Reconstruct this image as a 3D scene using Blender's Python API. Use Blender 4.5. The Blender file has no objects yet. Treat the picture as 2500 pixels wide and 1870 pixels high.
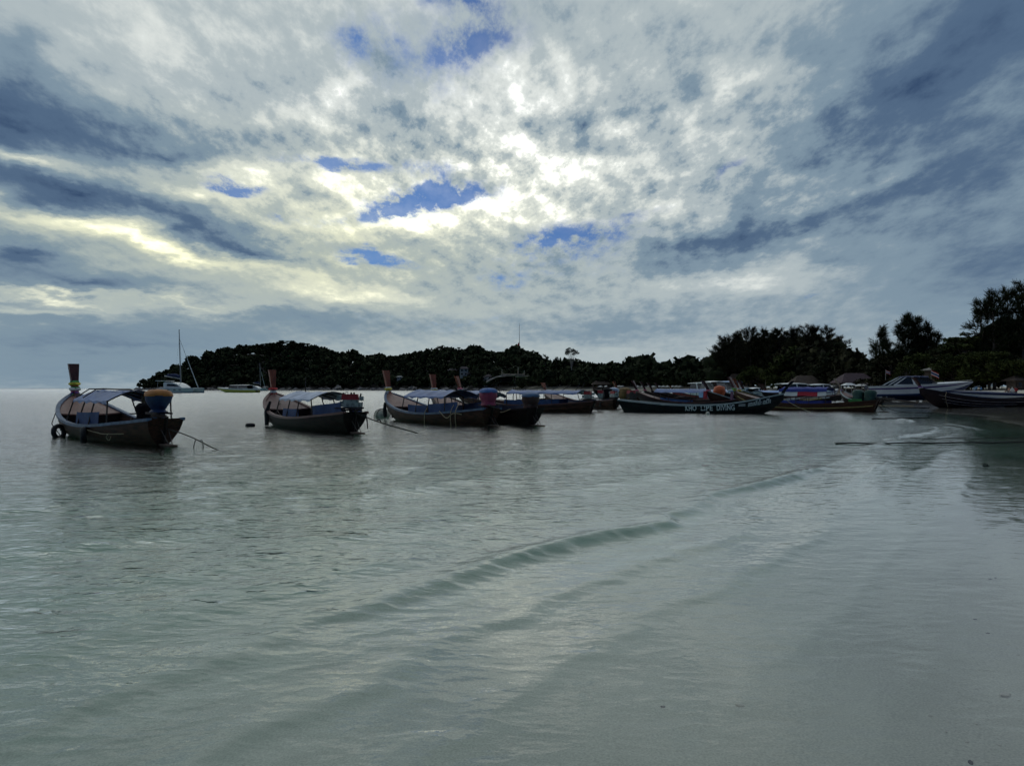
import bpy, math, random
import numpy as np
from mathutils import Vector, Matrix
R = math.radians
rng = np.random.default_rng(7)
random.seed(7)
sc = bpy.context.scene
col = sc.collection

# ------------------------------------------------------------------ camera
F, H, HY, CX = 1900.0, 1.6, 948.0, 1250.0      # focal length in photo pixels, eye height, horizon row, centre column
cam_d = bpy.data.cameras.new('camera'); cam = bpy.data.objects.new('camera', cam_d); col.objects.link(cam)
cam.location = (0, 0, H); cam.rotation_euler = (R(90), 0, 0)
cam_d.sensor_width = 36; cam_d.lens = F/2500*36; cam_d.shift_y = 13/2500
cam_d.clip_start = 0.05; cam_d.clip_end = 20000
sc.camera = cam
sc.view_settings.view_transform = 'Standard'; sc.view_settings.look = 'None'
sc.view_settings.exposure = 0.0; sc.view_settings.gamma = 1.0
sc.render.engine = 'CYCLES'
sc.cycles.max_bounces = 5; sc.cycles.transparent_max_bounces = 8
sc.cycles.use_adaptive_sampling = True; sc.cycles.adaptive_threshold = .02; sc.cycles.adaptive_min_samples = 12
sc.cycles.diffuse_bounces = 2; sc.cycles.glossy_bounces = 2
sc.cycles.use_denoising = True; sc.cycles.denoiser = 'OPENIMAGEDENOISE'; sc.cycles.denoising_input_passes = 'RGB_ALBEDO_NORMAL'; sc.cycles.denoising_prefilter = 'ACCURATE'
SUN_AZ, SUN_EL = -12.0, 24.0                    # veiled sun behind the cloud, ahead and to the left

def lin(c):
    return tuple(((v/255)/12.92 if v/255 <= .04045 else ((v/255+.055)/1.055)**2.4) for v in c)
def at(px, py, z=0.0):                          # photo pixel of a point at height z -> world point
    d = F*(H-z)/(py-HY); return Vector(((px-CX)/F*d, d, z))
def pt(px, py, d):                              # photo pixel at known distance -> world point
    return Vector(((px-CX)/F*d, d, H-(py-HY)/F*d))

# ------------------------------------------------------------------ world: broken cloud over a clear sky
world = bpy.data.worlds.new('World'); sc.world = world; world.use_nodes = True
nt = world.node_tree; nt.nodes.clear()
def N(t, **kw):
    n = nt.nodes.new(t)
    for k, v in kw.items(): setattr(n, k, v)
    return n
def lk(a, b): nt.links.new(a, b)
def M(op, a, b=None, c=None, clamp=False):
    n = N('ShaderNodeMath', operation=op); n.use_clamp = clamp
    for i, v in enumerate((a, b, c)):
        if v is None: continue
        if isinstance(v, (int, float)): n.inputs[i].default_value = v
        else: lk(v, n.inputs[i])
    return n.outputs[0]
tc = N('ShaderNodeTexCoord'); sep = N('ShaderNodeSeparateXYZ'); lk(tc.outputs['Generated'], sep.inputs[0])
dx, dy, dz = sep.outputs
az = M('ARCTAN2', dx, dy); el = M('ARCSINE', dz)
# cloud-deck coordinates: where the view ray meets a flat layer
zz = M('ADD', M('MAXIMUM', dz, 0.0), 0.20)
pl = N('ShaderNodeCombineXYZ'); lk(M('DIVIDE', dx, zz), pl.inputs[0]); lk(M('DIVIDE', dy, zz), pl.inputs[1])
def noise(vec, scale, detail=8, rough=.55, dist=0.0, lac=2.0, seed=0.0, stretch=(1,1,1), rot=0.0):
    mp = N('ShaderNodeMapping'); mp.inputs['Location'].default_value = (seed, seed*.7, seed*.3)
    mp.inputs['Scale'].default_value = stretch; mp.inputs['Rotation'].default_value = (0, 0, rot); lk(vec, mp.inputs[0])
    n = N('ShaderNodeTexNoise'); n.inputs['Scale'].default_value = scale; n.inputs['Detail'].default_value = detail
    n.inputs['Roughness'].default_value = rough; n.inputs['Distortion'].default_value = dist; n.inputs['Lacunarity'].default_value = lac
    lk(mp.outputs[0], n.inputs['Vector']); return n
nA = noise(pl.outputs[0], 1.6, 4, .56, 0, seed=3.1, stretch=(1.0, .75, 1), rot=.5)
nB = noise(pl.outputs[0], 5.0, 7, .64, 0, seed=9.7, stretch=(1.15, .62, 1), rot=.75)
nC = noise(pl.outputs[0], 14.0, 5, .66, 0, seed=1.7, stretch=(1.2, .6, 1), rot=.95)
shv = N('ShaderNodeVectorMath', operation='ADD'); lk(pl.outputs[0], shv.inputs[0]); shv.inputs[1].default_value = (-.020, .060, 0)
nE = noise(shv.outputs[0], 5.0, 6, .64, 0, seed=9.7, stretch=(1.15, .62, 1), rot=.75)      # the same field a step towards the sun: lit edges
# warped azimuth / elevation, so placed banks get ragged edges
nW = noise(pl.outputs[0], 3.4, 6, .60, 0, seed=21.0)
sw = N('ShaderNodeSeparateColor'); lk(nW.outputs['Color'], sw.inputs[0])
ae = N('ShaderNodeCombineXYZ')
lk(M('ADD', az, M('MULTIPLY', M('SUBTRACT', sw.outputs[0], .5), .13)), ae.inputs[0])
lk(M('ADD', el, M('MULTIPLY', M('SUBTRACT', sw.outputs[1], .5), .06)), ae.inputs[1])
def bank(px, py, rx, ry, tilt=0.0):
    u, v = (px-CX)/F, (HY-py)/F
    a = math.atan(u); e = math.atan(v/math.hypot(1, u))
    sa = rx/F*math.cos(a)**2; se = ry/F*math.cos(a)*math.cos(e)**2
    mp = N('ShaderNodeMapping', vector_type='TEXTURE')
    mp.inputs['Location'].default_value = (a, e, 0); mp.inputs['Rotation'].default_value = (0, 0, R(tilt))
    mp.inputs['Scale'].default_value = (sa*1.9, se*1.9, 1); lk(ae.outputs[0], mp.inputs[0])
    g = N('ShaderNodeTexGradient', gradient_type='QUADRATIC_SPHERE'); lk(mp.outputs[0], g.inputs[0])
    return g.outputs['Fac']
LUM = [  # px, py, rx, ry, tilt, amount : lit and shaded banks
 (40,300,260,130,0,-.42),(340,318,260,60,-8,-.24),(400,392,200,32,0,-.30),(190,468,280,52,-3,-.42),(450,545,220,38,-4,-.32),
 (610,605,140,38,-6,-.36),(20,610,130,46,0,-.46),(190,690,330,40,0,-.28),(300,800,420,60,0,-.14),(760,785,300,36,0,-.16),(300,840,600,40,0,-.16),(1700,860,900,50,0,.06),(200,900,500,40,0,-.14),
 (2250,190,480,220,25,-.36),(2350,430,340,130,15,-.24),(2450,620,300,100,0,-.16),(1490,272,170,48,10,-.30),(1730,600,160,38,10,-.26),(1930,545,260,46,12,-.24),
 (2010,645,120,24,5,-.22),(735,450,95,28,-5,-.26),(990,597,85,28,-15,-.22),(1160,590,120,48,20,-.14),(960,170,120,80,0,-.20),
 (700,300,90,120,0,-.06),(2400,700,250,90,0,-.10),(1450,800,300,40,0,-.10),(840,320,130,40,10,-.12),(70,120,90,120,0,-.18),(2450,60,150,120,0,-.08),
 (900,450,400,120,0,.36),(1250,250,420,150,0,.10),(1700,480,500,160,10,.06),(820,228,80,42,20,.36),(1000,550,330,55,3,.32),(380,600,460,24,-9,.48),(1270,330,200,240,0,.20),(1760,235,120,28,15,.26),(1815,680,220,34,4,.26),
 (2150,440,250,36,12,.20),(1500,400,240,60,12,.10),(840,718,270,26,-4,.30),(420,735,300,16,0,.22),(110,726,190,13,-4,.36),(320,90,380,110,0,.16),
 (60,388,170,20,-8,.44),(200,532,170,20,-6,.38),(620,425,160,32,0,.30),(470,470,140,24,10,.26),(1620,520,100,60,0,.10),(1300,440,120,110,0,.14),(60,760,260,14,0,.20)]
HOLE = [(985,507,200,32,12,1.3),(1085,455,105,58,0,1.0),(850,396,200,18,0,1.1),(572,452,85,18,0,1.15),(695,527,55,16,0,.7),(900,632,120,16,-14,.75),
 (1130,105,150,100,30,.85),(890,115,100,90,30,.70),(1395,588,170,40,5,1.05),(1520,528,80,24,15,.42),(1760,416,55,15,20,.62),(1085,8,80,22,0,.85),
 (1215,690,70,30,0,.4),(1330,660,220,40,0,.3),(2000,720,200,14,6,.35),(1100,790,400,24,0,.30)]
def total(lst, start):
    s = start
    for b in lst: s = M('MULTIPLY_ADD', bank(*b[:5]), b[5], s)
    return s
warp = M('ADD', M('MULTIPLY', M('SUBTRACT', nA.outputs['Fac'], .5), .60), M('ADD', M('MULTIPLY', M('SUBTRACT', nB.outputs['Fac'], .5), 1.0), M('MULTIPLY', M('SUBTRACT', nC.outputs['Fac'], .5), .45)))
# broken detail is strong in the middle of the deck, weak in the smooth sheets near the horizon and low left
soft = M('MULTIPLY', M('SMOOTH_MIN', M('MULTIPLY', el, 4.5), 1.0, .1), 1.0, clamp=True)
lum0 = total(LUM, .515)
emb = M('MULTIPLY', M('SUBTRACT', nB.outputs['Fac'], nE.outputs['Fac']), 1.0)
warp = M('ADD', warp, emb)
brk = M('ADD', .15, M('MULTIPLY', bank(1230, 400, 850, 380), 1.15))
lum = M('ADD', lum0, M('MULTIPLY', M('MULTIPLY', warp, brk), M('ADD', M('MULTIPLY', soft, .75), .25)))
# light from the veiled sun brightens the deck round it
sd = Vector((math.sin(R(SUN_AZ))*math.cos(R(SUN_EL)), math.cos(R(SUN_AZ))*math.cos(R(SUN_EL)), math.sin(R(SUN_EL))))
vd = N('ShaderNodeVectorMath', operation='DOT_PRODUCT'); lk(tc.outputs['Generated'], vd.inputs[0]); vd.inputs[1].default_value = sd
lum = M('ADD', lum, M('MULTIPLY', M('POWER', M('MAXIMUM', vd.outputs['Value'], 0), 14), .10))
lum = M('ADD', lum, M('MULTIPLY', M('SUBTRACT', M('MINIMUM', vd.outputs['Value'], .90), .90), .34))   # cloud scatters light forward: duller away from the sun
ramp = N('ShaderNodeValToRGB'); cr = ramp.color_ramp; cr.interpolation = 'EASE'
stops = [(.0,(50,72,104)),(.22,(82,105,132)),(.42,(126,147,163)),(.60,(174,186,190)),(.78,(216,222,219)),(1.0,(253,253,247))]
cr.elements[0].position = 0; cr.elements[1].position = 1
for p, c in stops[1:-1]: cr.elements.new(p)
for e, (p, c) in zip(cr.elements, stops): e.position = p; e.color = (*lin(c), 1)
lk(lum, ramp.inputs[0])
# warm tint low on the sun's side
warm = M('MULTIPLY', M('SUBTRACT', 1.0, M('MULTIPLY', M('ABSOLUTE', M('SUBTRACT', el, .16)), 5.5), clamp=True), M('SUBTRACT', .55, M('MULTIPLY', az, 2.2), clamp=True), clamp=True)
warm = M('MULTIPLY', warm, M('MULTIPLY', M('SUBTRACT', lum, .35), 1.6, clamp=True))
tint = N('ShaderNodeMix', data_type='RGBA', blend_type='MULTIPLY'); lk(warm, tint.inputs[0]); lk(ramp.outputs[0], tint.inputs[6]); tint.inputs[7].default_value = (1.0, .965, .66, 1)
skyt = N('ShaderNodeTexSky', sky_type='NISHITA'); skyt.sun_disc = False
skyt.sun_elevation = R(SUN_EL); skyt.sun_rotation = R(SUN_AZ); skyt.air_density = 1.0; skyt.dust_density = .3; skyt.ozone_density = 2.5
STR = .10
hole = total(HOLE, 0.0)
hole = M('ADD', hole, M('MULTIPLY', M('SUBTRACT', M('ADD', M('MULTIPLY', nB.outputs['Fac'], .5), M('MULTIPLY', nC.outputs['Fac'], .5)), .5), M('ADD', .6, M('MULTIPLY', hole, 8.0))))
hr = N('ShaderNodeMapRange', interpolation_type='SMOOTHSTEP'); lk(hole, hr.inputs[0]); hr.inputs[1].default_value = .10; hr.inputs[2].default_value = .95
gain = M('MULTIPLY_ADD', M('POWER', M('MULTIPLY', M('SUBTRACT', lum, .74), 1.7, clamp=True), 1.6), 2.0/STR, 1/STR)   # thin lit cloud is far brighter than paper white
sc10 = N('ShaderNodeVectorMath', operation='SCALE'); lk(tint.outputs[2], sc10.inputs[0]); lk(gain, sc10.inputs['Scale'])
blue = N('ShaderNodeVectorMath', operation='MULTIPLY'); lk(skyt.outputs[0], blue.inputs[0]); blue.inputs[1].default_value = (.10, .215, .45)
mix = N('ShaderNodeMix', data_type='RGBA'); lk(M('MULTIPLY', hr.outputs[0], M('ADD', .66, M('MULTIPLY', nA.outputs['Fac'], .5)), clamp=True), mix.inputs[0]); lk(sc10.outputs[0], mix.inputs[6]); lk(blue.outputs[0], mix.inputs[7])
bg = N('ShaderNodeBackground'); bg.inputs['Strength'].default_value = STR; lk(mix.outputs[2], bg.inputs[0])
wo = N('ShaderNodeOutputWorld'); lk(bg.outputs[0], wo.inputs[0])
world.cycles.sampling_method = 'NONE'          # an even sky needs no importance map

sun_d = bpy.data.lights.new('sun', 'SUN'); sun = bpy.data.objects.new('sun', sun_d); col.objects.link(sun)
sun_d.energy = .75; sun_d.angle = R(175); sun_d.color = (1, .985, .94)
sun.rotation_euler = sd.to_track_quat('Z', 'Y').to_euler(); sun.location = (-20, 60, 40)

# ------------------------------------------------------------------ helpers: materials
MATS = {}
def mat(name, c, rough=.6, var=.25, scale=6.0, metal=0.0, bump=0.0, bscale=40.0, spec=.4, c2=None, stretch=(1,1,1)):
    if name in MATS: return MATS[name]
    m = bpy.data.materials.new(name); m.use_nodes = True; t = m.node_tree; b = t.nodes['Principled BSDF']
    b.inputs['Roughness'].default_value = rough; b.inputs['Metallic'].default_value = metal; b.inputs['Specular IOR Level'].default_value = spec
    co = t.nodes.new('ShaderNodeTexCoord'); mp = t.nodes.new('ShaderNodeMapping'); mp.inputs['Scale'].default_value = stretch
    t.links.new(co.outputs['Object'], mp.inputs[0])
    n = t.nodes.new('ShaderNodeTexNoise'); n.inputs['Scale'].default_value = scale; n.inputs['Detail'].default_value = 5; t.links.new(mp.outputs[0], n.inputs['Vector'])
    mr = t.nodes.new('ShaderNodeMapRange'); mr.inputs[1].default_value = .3; mr.inputs[2].default_value = .7; t.links.new(n.outputs['Fac'], mr.inputs[0])
    mx = t.nodes.new('ShaderNodeMix'); mx.data_type = 'RGBA'
    c2 = c2 or tuple(v*(1-var) for v in c); c1 = tuple(min(1, v*(1+var*.6)) for v in c)
    mx.inputs[6].default_value = (*c1, 1); mx.inputs[7].default_value = (*c2, 1)
    t.links.new(mr.outputs[0], mx.inputs[0]); t.links.new(mx.outputs[2], b.inputs['Base Color'])
    if bump:
        n2 = t.nodes.new('ShaderNodeTexNoise'); n2.inputs['Scale'].default_value = bscale; n2.inputs['Detail'].default_value = 4; t.links.new(mp.outputs[0], n2.inputs['Vector'])
        bp = t.nodes.new('ShaderNodeBump'); bp.inputs['Strength'].default_value = bump; bp.inputs['Distance'].default_value = .03
        t.links.new(n2.outputs['Fac'], bp.inputs['Height']); t.links.new(bp.outputs[0], b.inputs['Normal'])
    MATS[name] = m; return m

# ------------------------------------------------------------------ helpers: objects
def tag(o, label=None, cat=None, group=None, kind=None):
    if label: o['label'] = label
    if cat: o['category'] = cat
    if group: o['group'] = group
    if kind: o['kind'] = kind
    return o
def empty(name, loc=(0,0,0), rz=0.0, rx=0.0, ry=0.0, **kw):
    o = bpy.data.objects.new(name, None); o.empty_display_size = .3; col.objects.link(o)
    o.location = loc; o.rotation_euler = (rx, ry, rz); return tag(o, **kw)
def link(name, me, m, parent=None, **kw):
    o = bpy.data.objects.new(name, me); col.objects.link(o)
    for mm in (m if isinstance(m, (list, tuple)) else [m]):
        if mm: me.materials.append(mm)
    if parent: o.parent = parent
    return tag(o, **kw)
def np_mesh(name, V, Q, smooth=False):
    V = np.asarray(V, np.float32); Q = np.asarray(Q, np.int32); k = Q.shape[1]
    me = bpy.data.meshes.new(name); me.vertices.add(len(V)); me.vertices.foreach_set('co', V.ravel())
    me.loops.add(Q.size); me.loops.foreach_set('vertex_index', Q.ravel())
    me.polygons.add(len(Q)); me.polygons.foreach_set('loop_start', np.arange(0, Q.size, k, dtype=np.int32))
    me.update(calc_edges=True); me.validate()
    if smooth: me.shade_smooth()
    return me
class MB:
    def __init__(s): s.v = []; s.f = []
    def add(s, V, Fc):
        o = len(s.v); s.v += [tuple(map(float, p)) for p in V]; s.f += [tuple(i+o for i in f) for f in Fc]; return s
    def box(s, c, size, rz=0.0, ry=0.0, rx=0.0, taper=1.0):
        hx, hy, hz = size[0]/2, size[1]/2, size[2]/2
        m = Matrix.Rotation(rz, 3, 'Z') @ Matrix.Rotation(ry, 3, 'Y') @ Matrix.Rotation(rx, 3, 'X')
        V = []
        for z in (-1, 1):
            k = taper if z > 0 else 1
            for x, y in ((-1,-1),(1,-1),(1,1),(-1,1)): V.append(m @ Vector((x*hx*k, y*hy*k, z*hz)) + Vector(c))
        return s.add(V, [(3,2,1,0),(4,5,6,7),(0,1,5,4),(1,2,6,5),(2,3,7,6),(3,0,4,7)])
    def beam(s, a, b, w, h):                       # square bar from a to b
        return s.tube([a, b], [max(w, h)/2*1.0]*2, 4)
    def tube(s, path, radii, n=8, caps=True):
        path = [Vector(p) for p in path]
        if not isinstance(radii, (list, tuple, np.ndarray)): radii = [radii]*len(path)
        V = []; prev = None
        for i, p in enumerate(path):
            d = (path[min(i+1, len(path)-1)]-path[max(i-1, 0)]).normalized()
            ref = prev if prev is not None else (Vector((0,0,1)) if abs(d.z) < .9 else Vector((1,0,0)))
            a = (ref - d*ref.dot(d)).normalized(); b = d.cross(a); prev = a
            for k in range(n):
                t = 2*math.pi*k/n; V.append(p + (a*math.cos(t)+b*math.sin(t))*radii[i])
        Fc = [(i*n+k, i*n+(k+1)%n, (i+1)*n+(k+1)%n, (i+1)*n+k) for i in range(len(path)-1) for k in range(n)]
        if caps: Fc += [tuple(range(n-1, -1, -1)), tuple((len(path)-1)*n+k for k in range(n))]
        return s.add(V, Fc)
    def lathe(s, prof, c=(0,0,0), n=14, sx=1.0, sy=1.0, wob=0.0, seed=0):
        r = random.Random(seed); V = []
        ph = [r.uniform(0, 6.28) for _ in range(4)]
        for j, (rad, z) in enumerate(prof):
            for k in range(n):
                t = 2*math.pi*k/n; w = 1 + wob*(math.sin(3*t+ph[0]+j)*.5+math.sin(5*t+ph[1]-j*.7)*.5)
                V.append((c[0]+rad*w*sx*math.cos(t), c[1]+rad*w*sy*math.sin(t), c[2]+z))
        Fc = [(j*n+k, j*n+(k+1)%n, (j+1)*n+(k+1)%n, (j+1)*n+k) for j in range(len(prof)-1) for k in range(n)]
        Fc += [tuple(range(n-1, -1, -1)), tuple((len(prof)-1)*n+k for k in range(n))]
        return s.add(V, Fc)
    def grid(s, P, flip=False):                    # P[i][j] points
        ni, nj = len(P), len(P[0]); V = [p for row in P for p in row]
        Fc = [(i*nj+j, (i+1)*nj+j, (i+1)*nj+j+1, i*nj+j+1) for i in range(ni-1) for j in range(nj-1)]
        if flip: Fc = [f[::-1] for f in Fc]
        return s.add(V, Fc)
    def slab(s, P, th):                            # closed thin sheet over a grid of points
        ni, nj = len(P), len(P[0])
        s.grid(P, True); s.grid([[Vector(p)-Vector((0,0,th)) for p in row] for row in P])
        rim = [P[i][0] for i in range(ni)] + [P[-1][j] for j in range(1, nj)] + [P[i][-1] for i in range(ni-2, -1, -1)] + [P[0][j] for j in range(nj-2, 0, -1)]
        n = len(rim); V = list(rim) + [Vector(p)-Vector((0,0,th)) for p in rim]
        return s.add(V, [(k, (k+1)%n, n+(k+1)%n, n+k) for k in range(n)])
    def prism(s, prof, y0, y1, axis='y'):          # polygon in x,z pushed along y
        n = len(prof); V = [(x, y0, z) for x, z in prof] + [(x, y1, z) for x, z in prof]
        return s.add(V, [tuple(range(n)), tuple(range(2*n-1, n-1, -1))] + [(k, n+k, n+(k+1)%n, (k+1)%n) for k in range(n)])
    def build(s, name, m, parent=None, smooth=35, **kw):
        me = bpy.data.meshes.new(name); me.from_pydata(s.v, [], s.f); me.validate()
        if smooth: me.shade_smooth(); me.set_sharp_from_angle(angle=R(smooth))
        return link(name, me, m, parent, **kw)
def curve(pts, n):                                 # Catmull-Rom through points
    P = [Vector(p) for p in pts]; P = [P[0]*2-P[1]] + P + [P[-1]*2-P[-2]]; out = []
    for i in range(1, len(P)-2):
        for k in range(n):
            t = k/n; a, b, c, d = P[i-1:i+3]
            out.append(.5*((2*b)+(c-a)*t+(2*a-5*b+4*c-d)*t*t+(3*b-a-3*c+d)*t**3))
    return out + [P[-2]]
def interp(t, tab):                                # smooth table lookup
    xs = [a for a, _ in tab]; ys = [b for _, b in tab]
    if t <= xs[0]: return ys[0]
    if t >= xs[-1]: return ys[-1]
    i = max(k for k in range(len(xs)-1) if xs[k] <= t)
    def sl(k):
        if k == 0: return (ys[1]-ys[0])/(xs[1]-xs[0])
        if k == len(xs)-1: return (ys[-1]-ys[-2])/(xs[-1]-xs[-2])
        return (ys[k+1]-ys[k-1])/(xs[k+1]-xs[k-1])
    h = xs[i+1]-xs[i]; u = (t-xs[i])/h; m0, m1 = sl(i)*h, sl(i+1)*h
    return (2*u**3-3*u*u+1)*ys[i]+(u**3-2*u*u+u)*m0+(-2*u**3+3*u*u)*ys[i+1]+(u**3-u*u)*m1

# ------------------------------------------------------------------ land: shoreline, sea bed, beach and hill as one sheet
SHORE = np.array([(-650,-1200),(-60,-110),(-8,-15.7),(.9,0),(2.6,3.2),(4.3,5.8),(7.4,10.),(13.2,18.2),(20.2,28.5),(25.2,42),(30.5,57),(46,100),(66,155),(82,210),(85,260),(78,320),(62,380),
  (35,430),(5,470),(-25,520),(-60,590),(-150,660),(-250,690),(-335,700),(-352,712),(-350,740),(-250,850),(0,950),(400,1100),(2500,1500),(9000,1500),(9000,-6000),(-650,-6000)], float)
def sdist(x, y):                                   # > 0 on land
    x = np.asarray(x, float); y = np.asarray(y, float); best = np.full(x.shape, 1e12); ins = np.zeros(x.shape, bool)
    n = len(SHORE)
    for i in range(n):
        ax, ay = SHORE[i]; bx, by = SHORE[(i+1) % n]; ex, ey = bx-ax, by-ay
        t = np.clip(((x-ax)*ex+(y-ay)*ey)/(ex*ex+ey*ey), 0, 1)
        best = np.minimum(best, (x-ax-t*ex)**2+(y-ay-t*ey)**2)
        if by != ay:
            c = ((ay > y) != (by > y)) & (x < ex*(y-ay)/(by-ay)+ax); ins ^= c
    return np.where(ins, 1, -1)*np.sqrt(best)
RIDGE = np.array([(290,950),(318,944),(330,928),(345,915),(380,898),(420,884),(460,868),(500,856),(540,846),(580,842),(640,840),(700,836),(760,840),(790,850),(830,860),(870,866),(920,866),
  (970,866),(1010,861),(1050,855),(1090,850),(1150,854),(1200,858),(1260,852),(1300,858),(1322,872),(1340,886),(1400,890),(1440,890),(1500,886),(1540,881),(1580,880),(1620,885),(1680,884),(1720,886),(1800,895),(1900,905),(2000,930)], float)
def shore_d(px):                                   # first distance of land along a viewing column, past the bay
    return np.interp(px, [300,330,420,640,850,1000,1130,1250,1330,1400,1500,1620,1750,1850,2000], [705,703,700,685,660,610,550,490,452,430,400,356,302,272,206])
def vnoise(x, y, seed):                            # smooth value noise
    r = np.random.default_rng(seed).random((256, 256)); xi = np.floor(x).astype(int); yi = np.floor(y).astype(int)
    fx, fy = x-xi, y-yi; fx = fx*fx*(3-2*fx); fy = fy*fy*(3-2*fy)
    a = r[xi % 256, yi % 256]; b_ = r[(xi+1) % 256, yi % 256]; c = r[xi % 256, (yi+1) % 256]; d = r[(xi+1) % 256, (yi+1) % 256]
    return (a*(1-fx)+b_*fx)*(1-fy)+(c*(1-fx)+d*fx)*fy-.5
TREE_H = 9.0
def ground_z(x, y):
    x = np.asarray(x, float); y = np.asarray(y, float); s = sdist(x, y)
    z = np.where(s < 0, np.maximum(-.030*np.abs(s)-.02, -5.0), np.where(s < 8, .012*s, np.where(s < 22, .096+.078*(s-8), np.minimum(1.19+.02*(s-22), 2.2))))
    z = np.where((s > -.3) & (s < 0), s*.1, z)
    z = z+np.clip(1-np.abs(s)/9, 0, 1)*np.clip((np.hypot(x, y)-12)/12, 0, 1)*(.055*vnoise(x*.22+.1*y, y*.11, 41)+.02*vnoise(x*.8, y*.35, 42))   # lobes of the swash line
    px = CX+F*x/np.maximum(y, 1e-3); ok = (y > 250) & (px > 300) & (px < 2100)
    d0 = shore_d(px)+12; top = np.interp(px, RIDGE[:,0], RIDGE[:,1]); far = d0 > 470
    W = np.interp(px, [300,360,640,1200,1500,2000], [25,50,110,110,70,60])
    hr = np.maximum((HY-top)/F*(d0+W)+H-TREE_H*np.interp(px, [300,330,420,1200,1500], [.5,.6,1,1,1.1])-2.0, 0)
    u = np.clip((y-d0)/W, 0, 1); u2 = np.clip((y-d0-W)/260, 0, 1)
    hill = hr*(u*u*(3-2*u))*(1-u2*u2*(3-2*u2)*.9)
    return z+np.where(ok & (s > 0), hill, 0)
def gz(x, y): return float(ground_z(np.array([x]), np.array([y]))[0])
def polar(r, a):
    rr, aa = np.meshgrid(r, a, indexing='ij'); return rr*np.sin(aa), rr*np.cos(aa)
def wrap_quads(nr, na):
    i, j = np.meshgrid(np.arange(nr-1), np.arange(na), indexing='ij'); j2 = (j+1) % na
    return np.stack([i*na+j, (i+1)*na+j, (i+1)*na+j2, i*na+j2], -1).reshape(-1, 4)[:, ::-1]
AZ = np.concatenate([np.linspace(-R(42), R(42), 620), np.linspace(R(42), R(318), 60)[1:-1]])
rad = np.concatenate([[.05, .5, 1.0], np.geomspace(1.5, 1000, 420), [1500, 3000, 5500]])
gx, gy = polar(rad, AZ); gzz = ground_z(gx, gy)
sand_m = bpy.data.materials.new('beach_sand'); sand_m.use_nodes = True; t = sand_m.node_tree; b = t.nodes['Principled BSDF']
def tn(t, ty, **kw):
    n = t.nodes.new(ty)
    for k, v in kw.items(): setattr(n, k, v)
    return n
geo = tn(t, 'ShaderNodeNewGeometry'); sp = tn(t, 'ShaderNodeSeparateXYZ'); t.links.new(geo.outputs['Position'], sp.inputs[0])
n1 = tn(t, 'ShaderNodeTexNoise'); n1.inputs['Scale'].default_value = .9; n1.inputs['Detail'].default_value = 9; n1.inputs['Roughness'].default_value = .62; t.links.new(geo.outputs['Position'], n1.inputs['Vector'])
n2 = tn(t, 'ShaderNodeTexNoise'); n2.inputs['Scale'].default_value = 90; n2.inputs['Detail'].default_value = 4; t.links.new(geo.outputs['Position'], n2.inputs['Vector'])
wet = tn(t, 'ShaderNodeMapRange', interpolation_type='SMOOTHSTEP'); wet.inputs[1].default_value = .45; wet.inputs[2].default_value = .12; t.links.new(sp.outputs[2], wet.inputs[0])
dry = tn(t, 'ShaderNodeMix', data_type='RGBA'); dry.inputs[6].default_value = (.60,.54,.42,1); dry.inputs[7].default_value = (.46,.41,.31,1); t.links.new(n1.outputs['Fac'], dry.inputs[0])
wetc = tn(t, 'ShaderNodeMix', data_type='RGBA'); wetc.inputs[6].default_value = (.17,.155,.13,1); wetc.inputs[7].default_value = (.11,.102,.088,1); t.links.new(n1.outputs['Fac'], wetc.inputs[0])
cm = tn(t, 'ShaderNodeMix', data_type='RGBA'); t.links.new(wet.outputs[0], cm.inputs[0]); t.links.new(dry.outputs[2], cm.inputs[6]); t.links.new(wetc.outputs[2], cm.inputs[7])
bed = tn(t, 'ShaderNodeMix', data_type='RGBA'); bed.inputs[6].default_value = (.66,.62,.52,1); bed.inputs[7].default_value = (.48,.46,.39,1); t.links.new(n1.outputs['Fac'], bed.inputs[0])
uw = tn(t, 'ShaderNodeMapRange', interpolation_type='SMOOTHSTEP'); uw.inputs[1].default_value = .02; uw.inputs[2].default_value = -.015; t.links.new(sp.outputs[2], uw.inputs[0])
cm2 = tn(t, 'ShaderNodeMix', data_type='RGBA'); t.links.new(uw.outputs[0], cm2.inputs[0]); t.links.new(cm.outputs[2], cm2.inputs[6]); t.links.new(bed.outputs[2], cm2.inputs[7]); cm = cm2
gr = tn(t, 'ShaderNodeMix', data_type='RGBA', blend_type='MULTIPLY'); gr.inputs[0].default_value = 1.0
grr = tn(t, 'ShaderNodeMapRange'); grr.inputs[1].default_value = .3; grr.inputs[2].default_value = .7; grr.inputs[3].default_value = .72; grr.inputs[4].default_value = 1.12; t.links.new(n2.outputs['Fac'], grr.inputs[0])
t.links.new(cm.outputs[2], gr.inputs[6]); t.links.new(grr.outputs[0], gr.inputs[7])
hs = tn(t, 'ShaderNodeMapRange', interpolation_type='SMOOTHSTEP'); hs.inputs[1].default_value = 2.3; hs.inputs[2].default_value = 3.2; t.links.new(sp.outputs[2], hs.inputs[0])
soil = tn(t, 'ShaderNodeMix', data_type='RGBA'); t.links.new(hs.outputs[0], soil.inputs[0]); t.links.new(gr.outputs[2], soil.inputs[6]); soil.inputs[7].default_value = (.05,.045,.03,1)
atr = tn(t, 'ShaderNodeAttribute', attribute_name='rocky'); rk = tn(t, 'ShaderNodeMix', data_type='RGBA'); t.links.new(atr.outputs['Fac'], rk.inputs[0])
rkc = tn(t, 'ShaderNodeMix', data_type='RGBA'); rkc.inputs[6].default_value = (.10,.085,.07,1); rkc.inputs[7].default_value = (.035,.035,.025,1); t.links.new(n1.outputs['Fac'], rkc.inputs[0])
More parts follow.
